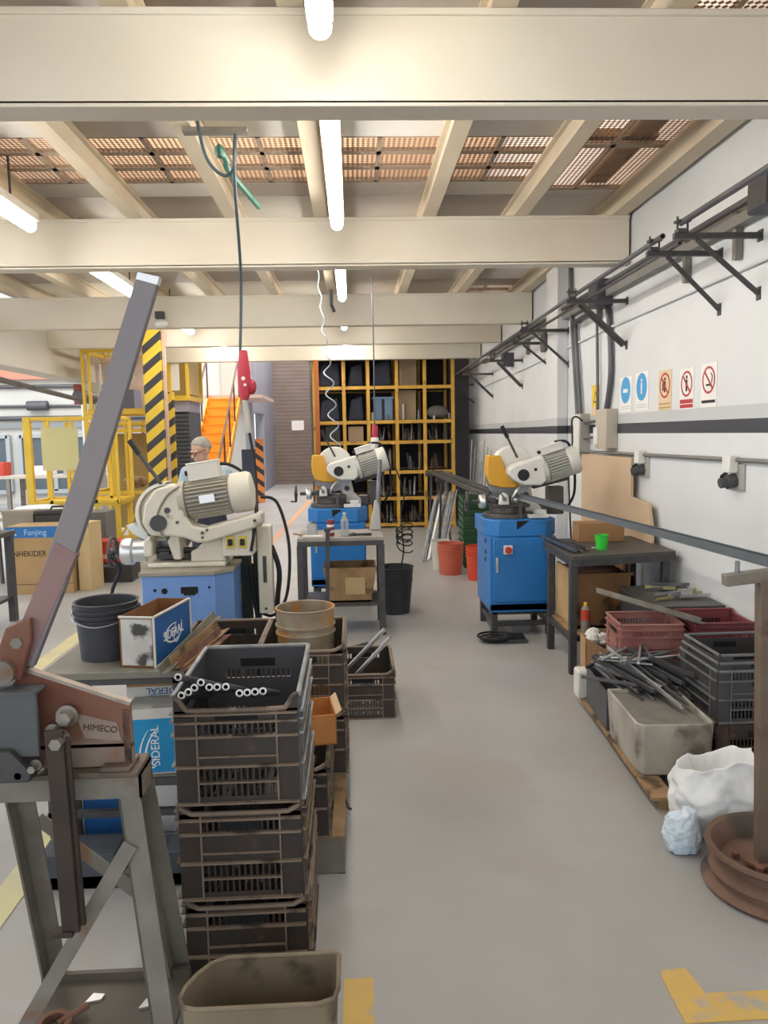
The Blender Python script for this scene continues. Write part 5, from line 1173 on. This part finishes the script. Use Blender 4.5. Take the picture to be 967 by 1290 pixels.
# ================================================================ lift, cage, stairs and hall on the far side
def stripes(name, c1, c2, per, d):
    m = bpy.data.materials.new(name); m.use_nodes = True; nt = m.node_tree; N = nt.nodes; L = nt.links; p = N['Principled BSDF']; p.inputs['Roughness'].default_value = .5
    tc = N.new('ShaderNodeTexCoord'); dt = N.new('ShaderNodeVectorMath'); dt.operation = 'DOT_PRODUCT'; L.new(tc.outputs['Object'], dt.inputs[0]); dt.inputs[1].default_value = d
    a = N.new('ShaderNodeMath'); a.operation = 'DIVIDE'; L.new(dt.outputs['Value'], a.inputs[0]); a.inputs[1].default_value = per
    f_ = N.new('ShaderNodeMath'); f_.operation = 'FRACT'; L.new(a.outputs[0], f_.inputs[0]); g_ = N.new('ShaderNodeMath'); g_.operation = 'GREATER_THAN'; L.new(f_.outputs[0], g_.inputs[0]); g_.inputs[1].default_value = .55
    x = N.new('ShaderNodeMix'); x.data_type = 'RGBA'; L.new(g_.outputs[0], x.inputs[0]); x.inputs[6].default_value = lin(c1); x.inputs[7].default_value = lin(c2); L.new(x.outputs[2], p.inputs['Base Color']); return m
M_haz = stripes('hazard_stripes', '#e0c03f', '#3a3b40', .245, (-.75, 0, .9))
M_hazo = stripes('orange_hazard', '#d8823a', '#2b2a2c', .26, (.7, 0, .9))
t = thing('lift_mast', 'tall mast painted in yellow and black hazard stripes', 'mast', (-2.76, 11.0, 0))
MB().b2((-.125, -.1, 0), (.125, .1, 4.2)).build('column', M_haz, t); MB().b2((-.18, -.15, 0), (.18, .15, .03)).build('foot_plate', M_yellow, t); MB().b2((.13, -.03, 0), (.17, .03, 4.2)).build('guide_rail', mat('pink_grey_rail', '#c9ad9a', .5), t)
t = thing('hazard_post', 'slim hazard striped post between the mast and the dark shutter', 'post', (-2.93, 12.6, 0))
MB().b2((-.06, -.05, 0), (.06, .05, 2.35)).build('column', M_haz, t); MB().b2((-.1, -.09, 0), (.1, .09, .03)).build('foot_plate', M_yellow, t)
def lattice(segs, w=.045):
    b = MB()
    for a, c in segs: b.bar(a, c, w, w, (0, 1, 0) if abs(c[2] - a[2]) > .5 else (0, 0, 1))
    return b
t = thing('lift_cage', 'yellow steel lift cage beside the striped mast', 'cage', (-3.45, 11.9, 0))
X_ = (-.42, -.12, .42); 
for x in (-.45, -.36, -.08, .12, .45):
    for y in (-.45, .5): MB().b2((x - .02, y - .02, 0), (x + .02, y + .02, 3.9 if abs(x) > .3 else 1.9)).build('post', M_yellow, t)
for z in (.82, 1.74, 1.84, 2.0, .04, 2.9):
    for y in (-.45, .5): MB().b2((-.45, y - .025, z - .025), (.45, y + .025, z + .025)).build('rail', M_yellow, t)
    for x in (-.45, .45): MB().b2((x - .025, -.45, z - .025), (x + .025, .5, z + .025)).build('rail', M_yellow, t)
MB().bar((-.08, -.45, .1), (.42, -.45, .8), .035, .035).build('diagonal', M_yellow, t); MB().b2((-.4, .4, .2), (.4, .46, 1.7)).build('back_board', mat('khaki_board', '#a58a52', .7, c2='#8d7443', sc=3), t)
MB().b2((-.3, -.1, 2.55), (.1, .25, 2.75)).build('motor_box', M_boxg, t, bev=.01); MB().b2((-.42, -.4, 2.02), (.42, .45, 2.06)).build('platform', M_yellow, t)
MB().b2((-.44, .44, 2.1), (.42, .47, 2.9)).build('upper_sheet', mat('pale_pink_sheet', '#d9c0ae', .6), t); MB().b2((-.1, -.2, 2.06), (.2, .2, 2.35)).build('load', mat('blue_grey_load', '#6d6f86', .6), t)
MB().sph((.1, 0, .95), (.2, .2, .1), 10).build('scrap_load', M_wood, t)
t = thing('lift_basket', 'yellow basket with a beige notice board, before the lift cage', 'basket', (-3.72, 10.55, 0))
segs = []
for y in (-.35, .3):
    for x in (-.53, .62): segs.append(((x, y, .78), (x, y, 1.92)))
    for x in (-.25, .05, .33): segs.append(((x, y, .78), (x, y, 1.86)))
    segs += [((-.53, y, .80), (.62, y, .80)), ((-.53, y, 1.90), (.62, y, 1.90))]
segs += [((-.53, -.35, .8), (-.53, .3, .8)), ((.62, -.35, .8), (.62, .3, .8)), ((-.53, -.35, 1.9), (-.53, .3, 1.9)), ((.62, -.35, 1.9), (.62, .3, 1.9))]
lattice(segs, .04).build('frame', M_yellow, t); MB().b2((-.56, -.38, .78), (-.47, -.31, 1.92)).build('corner_post', M_yellow, t)
MB().b2((-.53, -.35, .74), (.62, .3, .79)).build('floor_plate', M_yellow, t); MB().b2((-.33, -.385, 1.22), (.14, -.375, 1.78)).build('notice_board', mat('pale_khaki', '#cdc48c', .6), t)
for (x, y) in ((-.5, -.3), (.58, -.3), (-.5, .26), (.58, .26)): MB().b2((x - .03, y - .03, 0), (x + .03, y + .03, .76)).build('leg', M_yellow, t)
t = thing('lift_tower', 'yellow framed cabin above a dark roller shutter, by the stairs', 'tower', (-3.0, 13.55, 0))
for x in (-.33, .0, .29):
    for y in (-.6, .55): MB().b2((x - .025, y - .025, 2.25), (x + .025, y + .025, 3.9)).build('post', M_yellow, t)
for z in (2.27, 3.85):
    for y in (-.6, .55): MB().b2((-.33, y - .03, z - .04), (.29, y + .03, z + .04)).build('rail', M_yellow, t)
    MB().b2((.26, -.6, z - .04), (.32, .55, z + .04)).build('rail', M_yellow, t)
MB().b2((-.3, .5, 2.3), (.26, .52, 3.8)).build('back_sheet', mat('khaki_sheet', '#c9ab62', .6), t); MB().b2((.02, -.6, 2.4), (.16, -.59, 3.2)).build('window', mat('pale_window', '#e8e6e0', .3), t); MB().b2((.27, -.5, 2.35), (.28, .45, 3.2)).build('side_window', mat('khaki_sheet', ''), t)
MB().b2((-.3, -.55, 2.05), (.27, .5, 2.23)).build('lilac_band', mat('lilac_sheet', '#a39cab', .6), t)
b = MB()
for i in range(30): b.cyl((-.3, -.5, .03 + .067 * i), (.27, -.5, .03 + .067 * i), .036, n=8)
b.build('roller_shutter', mat('dark_shutter', '#55575d', .6, c2='#4a4c52', sc=2), t); MB().b2((-.3, -.48, 0), (.27, .5, 2.05)).build('shaft', mat('dark_shutter', ''), t)
t = thing('staircase', 'bright orange staircase rising beyond the person', 'stairs', (-2.86, 14.32, 0))
b = MB(); n = 13
for i in range(n):
    z0 = .19 * i; b.b2((-.33, .25 * i, z0), (.33, .25 * i + .02, z0 + .19)); b.b2((-.33, .25 * i - .03, z0 + .17), (.33, .25 * i + .27, z0 + .19), m=0)
b.build('steps', mat('orange_paint', '#fbb436', .5, c2='#f7ab2e', sc=2), t)
for s_ in (-.35, .35):
    MB().bar((s_, -.1, .05), (s_, .25 * n, .19 * n), .03, .22).build('stringer', mat('orange_paint', ''), t)
    b = MB(); b.tube([(s_, -.1, 1.0), (s_, .25 * n, .19 * n + .95)], .022, 8)
    for k in range(5): b.cyl((s_, .75 * k + .1, .14 * k * 4 + .1), (s_, .75 * k + .1, .14 * k * 4 + 1.1), .018, n=8)
    b.build('handrail', mat('dark_rail', '#5b4038', .5), t)
MB().b2((-.33, .25 * n - .02, .19 * n - .17), (.33, .25 * n - .012, .19 * n + .0)).build('top_riser', M_hazo, t)
struct(MB().b2((-3.3, 17.5, 2.48), (-2.0, 20, 2.55)).b2((-3.3, 19.9, 2.55), (-2.76, 20, 6)), 'stair_landing_slab', mat('pink_wall', '#d9bcae', .7))
t = thing('bollard_panel', 'orange and black striped upright guard in the far aisle', 'guard', (-2.25, 18.6, 0))
MB().b2((-.08, -.05, 0), (.10, .05, 1.55)).build('striped_board', M_hazo, t); MB().b2((-.42, -.02, 0), (-.08, .3, 1.3)).build('navy_cabinet', mat('navy_cabinet', '#2f3645', .6), t)
tag(MB().b2((-1.98, 25.485, 1.78), (-1.58, 25.497, 2.10)).build('paper_notice', M_signw), 'white paper notice on the brown roller door', 'notice')
# cartons and boxes on the floor in front of the cage
M_kraft = mat('kraft_carton', '#b39468', .8, c2='#a6875c', sc=3); M_kraft2 = mat('pale_kraft', '#cdb489', .8, c2='#c2a87c', sc=3)
t = carton('carton', 'big brown carton with a blue band and black lettering on the floor', (-3.32, 8.3, 0), (.66, .42, .72), R(1), {'body': M_kraft})
MB().b2((-.335, -.2115, .60), (.335, -.21, .715)).build('blue_band', mat('carton_blue_band', '#2f6fb0', .6), t)
text('Fanjing', .085, mat('pale_blue_ink', '#a9c6e6', .6), t, (-.03, -.2125, .655), (R(90), 0, 0)); text('A', .10, M_ink, t, (-.255, -.2125, .655), (R(90), 0, 0))
text('NHEKIDER', .085, M_print, t, (-.10, -.2115, .43), (R(90), 0, 0), sx=.85)
b = MB(); ring_pts = [(.2 + .075 * math.cos(2 * PI * i / 24), -.2115, .22 + .085 * math.sin(2 * PI * i / 24)) for i in range(25)]; b.tube(ring_pts, .005, 5); b.b2((-.3, -.2115, .10), (.33, -.21, .108)); b.build('printed_marks', mat('brown_ink', '#5b4a38', .7), t)
t = carton('carton', 'tall pale carton standing against the big brown one', (-2.875, 8.34, 0), (.14, .3, .73), R(-6), {'body': M_kraft2})
t = thing('crate_box', 'red tray on a black box on the floor near the yellow cage', 'box', (-2.76, 8.8, 0))
MB().prism([(-.2, .22), (.2, .22), (.19, .47), (-.17, .47)], -.15, .15).build('red_tray', M_red, t, bev=.01); MB().b2((-.24, -.18, 0), (.24, .18, .22)).build('black_base', M_black, t, bev=.01); MB().b2((-.18, -.152, .27), (.18, -.15, .32)).build('pale_strip', mat('pale_red_strip', '#d9a79a', .6), t)
t = thing('steel_cabinet', 'plain dark grey cabinet under the yellow basket', 'cabinet', (-3.2, 9.5, 0))
MB().b2((-.22, -.2, 0), (.2, .2, .74)).build('body', mat('cabinet_grey', '#75736f', .6, c2='#696763', sc=2), t, bev=.005); MB().b2((-.2, -.206, .03), (.18, -.2, .71)).build('door', mat('cabinet_grey', ''), t, bev=.003)
t = thing('work_table', 'long pale work table with a white sack, behind the big carton', 'table', (-4.1, 9.2, 0))
MB().b2((-.8, -.35, .70), (.65, .35, .74)).build('table_top', mat('pale_bench_top', '#bdb4a6', .6), t, bev=.004)
for x in (-.76, .6):
    for y in (-.3, .3): MB().b2((x - .03, y - .03, 0), (x + .03, y + .03, .7)).build('leg', M_iron, t)
tag(MB().sph((-3.72, 9.2, .80), (.32, .2, .058), 18).build('white_bag', M_sack), 'flat white bag lying on the pale work table', 'bag')
t = thing('tool_box', 'black toolbox behind the big brown carton', 'box', (-3.28, 8.62, 0)); MB().b2((-.24, -.09, .0), (.2, .09, .80)).build('body', M_binblack, t, bev=.01); MB().b2((-.25, -.1, .80), (.21, .1, .845)).build('lid', M_black, t, bev=.008); MB().tube([(-.1, 0, .845), (-.08, 0, .88), (.04, 0, .88), (.06, 0, .845)], .012, 8).build('handle', M_black, t)
t = thing('storage_box', 'beige steel box beside the black toolbox', 'box', (-3.72, 8.66, 0)); MB().b2((-.17, -.1, 0), (.17, .1, .84)).build('body', mat('beige_steel', '#8f8675', .6), t, bev=.006); MB().b2((-.175, -.105, .80), (.175, .105, .845)).build('lid', mat('beige_steel', ''), t)
t = thing('work_table', 'dark work table cut by the edge of the view', 'table', (-3.33, 6.6, 0))
MB().b2((-.6, -.35, .78), (.28, .35, .82)).build('table_top', mat('dark_table_top', ''), t)
for x in (-.55, .24):
    for y in (-.3, .3): MB().b2((x - .03, y - .03, 0), (x + .03, y + .03, .78)).build('leg', M_iron, t)
MB().b2((-.55, -.3, .2), (.24, .3, .23)).build('shelf', M_iron, t)
tag(MB().sph((-3.17, 6.6, .865), (.16, .13, .05), 12).build('cloth', mat('blue_grey_cloth', '#8b9aa8', .9, c2='#a9b4bd', sc=6, bump=.3)), 'crumpled blue grey cloth on the dark work table', 'cloth')
t = thing('work_table', 'long pale bench under the hall windows', 'table', (-7.4, 17.5, 0))
MB().b2((-2.4, -.4, .78), (2.0, .4, .84)).build('table_top', mat('pale_bench_top', ''), t)
for x in (-2.3, -.2, 1.9):
    for y in (-.35, .35): MB().b2((x - .04, y - .04, 0), (x + .04, y + .04, .78)).build('leg', M_greysteel, t)
for i, (x, h_, m, n_) in enumerate(((-8.0, .3, M_red, 'red box on the long pale bench'), (-7.0, .2, M_sack, 'white parcel on the long pale bench'), (-6.2, .25, mat('grey_parcel', '#9aa0a6', .6), 'grey parcel on the long pale bench'))): ritem('parcel', n_, 'box', x - .25, x + .25, 17.3, 17.7, .843, .84 + h_, m)
# hall pipes
tag(MB().tube([(-3.9, 6.5, 2.40), (-4.3, 12.3, 2.25)], .035, 10).build('hall_pipe', M_pipe), 'dark sloping pipe under the white concrete edge beam', 'pipe')
tag(MB().tube([(-4.05, 8.75, 2.36), (-4.02, 8.75, .0)], .022, 10).build('drop_pipe', M_pipe), 'thin dark pole dropping to the floor beside the pale work table', 'pipe')
t = thing('pipe_motor', 'grey motor with a red flange at the end of the sloping pipe', 'motor', (-4.32, 12.6, 2.3)); MB().cyl((.0, -.2, 0), (.0, .46, 0), .1, n=18).build('body', M_pipe, t, bev=.01); MB().b2((-.12, -.05, -.12), (-.02, .05, .2)).build('red_flange', mat('brick_red', '#9a4a3a', .6), t)
for z, r_ in ((3.0, .05), (2.5, .04), (2.2, .06)): tag(MB().tube([(-13, 19.99 - r_, z), (-4.6, 19.99 - r_, z - .04)], r_, 8).build('hall_pipe', M_pipe), {3.0: 'highest', 2.5: 'middle', 2.2: 'lowest'}[z] + ' horizontal pipe across the far hall wall', 'pipe')
tag(MB().cyl((-8.2, 19.87, 2.49), (-7.7, 19.87, 2.49), .12, n=12).build('pipe_valve', M_pipe), 'valve body on the middle hall pipe', 'valve')

# ================================================================ person
def person():
    J = {}; V = []; E2 = []; Rr = []
    def n(p, r, par=None):
        V.append(p); Rr.append(r)
        if par is not None: E2.append((par, len(V) - 1))
        return len(V) - 1
    pel = n((0, 0, .90), (.155, .11)); ab = n((0, -.01, 1.03), (.15, .115), pel); ch = n((0, -.02, 1.18), (.16, .115), ab); up = n((0, -.015, 1.295), (.13, .09), ch); nk = n((0, -.035, 1.365), (.058, .06), up); nk2 = n((-.012, -.06, 1.43), (.055, .058), nk)
    for s_ in (-1, 1):
        h = n((s_ * .09, 0, .84), (.088, .095), pel); k = n((s_ * .10, -.02, .47), (.06, .065), h); a = n((s_ * .105, .015, .09), (.04, .045), k); n((s_ * .12, -.13, .04), (.042, .03), a)
        sh = n((s_ * .185, -.015, 1.29), (.066, .066), up); el = n((s_ * .255, -.09, 1.04), (.05, .05), sh); wr = n((s_ * .15, -.31, .985), (.03, .026), el)
        pm = n((s_ * .13, -.37, .97), (.036, .016), wr); kn = n((s_ * .12, -.40, .962), (.042, .014), pm)
        for f_, (dx, L) in enumerate(((-.036, .06), (-.012, .072), (.012, .068), (.035, .054))):
            f0 = n((s_ * .12 + dx, -.415, .96), (.009, .009), kn); f1 = n((s_ * .118 + dx, -.415 - L * .5, .95), (.0085, .0085), f0); n((s_ * .116 + dx, -.415 - L * .8, .925), (.007, .007), f1)
        th = n((s_ * .10, -.365, .965), (.012, .012), pm); n((s_ * .075, -.395, .95), (.009, .009), th)
    b = MB()
    for p_, r_ in zip(V, Rr):
        b.sph(p_, (r_[0], r_[1], (r_[0] + r_[1]) / 2 if r_[0] < .1 else .10), 16)
    for i_, j_ in E2:      # tapering lengths between the joints
        p_, q_, rp, rq = Vector(V[i_]), Vector(V[j_]), Rr[i_], Rr[j_]
        for k in range(1, 8):
            t_ = k / 8; c_ = p_.lerp(q_, t_); rx = rp[0] * (1 - t_) + rq[0] * t_; ry = rp[1] * (1 - t_) + rq[1] * t_
            if rx > .02: b.sph(c_, (rx, ry, max((rx + ry) / 2, .045 if rx > .04 else 0)), 14)
        if max(rp[0], rq[0]) <= .05: b.cyl(p_, q_, min(rp), min(rq), n=10)
    # head: turned towards the work, chin down
    HM = Matrix.Translation((-.02, -.085, 1.50)) @ Euler((R(20), 0, R(-32))).to_matrix().to_4x4()
    b.T = HM
    b.sph((0, .015, .025), (.077, .097, .095), 24); b.sph((0, -.02, -.045), (.058, .07, .075), 20); b.sph((0, -.05, -.09), (.035, .032, .03), 14)
    b.prism([(-.09, .012), (-.125, -.022), (-.115, -.032), (-.085, -.03)], -.014, .014, 'yz')
    for s_ in (-1, 1): b.sph((s_ * .078, .012, -.005), (.012, .022, .033), 12)
    for s_ in (-1, 1): b.sph((s_ * .03, -.082, .018), (.024, .012, .008), 10)
    b.sph((0, -.088, -.058), (.026, .012, .008), 12)
    b.T = None
    o = b.build('tmp', MATS['white_paint']); rm = o.modifiers.new('r', 'REMESH'); rm.mode = 'VOXEL'; rm.voxel_size = .0052; rm.use_smooth_shade = True
    sm = o.modifiers.new('s', 'SMOOTH'); sm.iterations = 3; sm.factor = .5
    bpy.context.view_layer.update(); dg = bpy.context.evaluated_depsgraph_get()
    fin = bpy.data.meshes.new_from_object(o.evaluated_get(dg)); bpy.data.objects.remove(o)
    fin.materials.clear()
    for m in (mat('skin', '#cfa890', .5, c2='#c49a80', sc=9), mat('shirt_blue_grey', '#b0bfca', .8, c2='#9eb0bd', sc=6, bump=.2, bsc=12), mat('dark_trousers', '#3c434f', .8, c2='#333944', sc=6), mat('work_shoes', '#2c2724', .6)): fin.materials.append(m)
    for p in fin.polygons:
        c = p.center
        p.material_index = 3 if c.z < .075 else 2 if c.z < .93 and c.y > -.2 else 0 if (c.z > 1.385 - .25 * max(0, .0 - c.y - .06) or (c.y < -.30)) else 1
        p.use_smooth = True
    t = thing('person', 'grey haired person in glasses and a pale blue work shirt behind the old saw', 'person', (-1.385, 7.30, -.005), R(-8))
    bo = bpy.data.objects.new('body', fin); COL.objects.link(bo); bo.parent = t
    h = MB(); h.T = HM
    k = 12; vs, fs = [], []
    for j in range(k + 1):
        for i in range(30):
            a = 2 * PI * i / 30; fr = max(0, -math.sin(a)); lim = PI * (.60 - .30 * fr ** .6); th = lim * j / k
            vs.append((.083 * math.sin(th) * math.cos(a), .018 + .104 * math.sin(th) * math.sin(a), .026 + .101 * math.cos(th)))
    for j in range(k):
        for i in range(30): fs.append((j * 30 + i, j * 30 + (i + 1) % 30, (j + 1) * 30 + (i + 1) % 30, (j + 1) * 30 + i))
    h.add(vs, fs); o = h.build('hair', mat('grey_hair', '#a8a39c', .8, c2='#8d8881', sc=20, bump=.4, bsc=60), t); so = o.modifiers.new('t', 'SOLIDIFY'); so.thickness = .006
    g = MB(); g.T = HM
    for s_ in (-1, 1):
        g.tube([(s_ * .031 + .024 * math.cos(2 * PI * i / 16), -.104 + abs(math.cos(2 * PI * i / 16)) * .002, .006 + .017 * math.sin(2 * PI * i / 16)) for i in range(17)], .0032, 6); g.tube([(s_ * .055, -.1, .01), (s_ * .082, -.03, .012), (s_ * .085, .02, .012)], .003, 6)
    g.tube([(-.008, -.106, .01), (0, -.108, .013), (.008, -.106, .01)], .0028, 6); g.build('glasses', mat('glasses_frame', '#5a2f2c', .4), t)
    e = MB(); e.T = HM
    for s_ in (-1, 1): e.sph((s_ * .03, -.086, .003), (.011, .007, .006), 10)
    e.build('eyes', M_print, t)
    c = MB(); c.lathe([(.075, 0), (.066, .03), (.06, .032), (.066, -.004)], 24, (0, -.035, 1.345), sx=1.1, sy=.95, close=True); c.build('white_collar', mat('white_shirt', '#dadfe2', .8), t)
person()
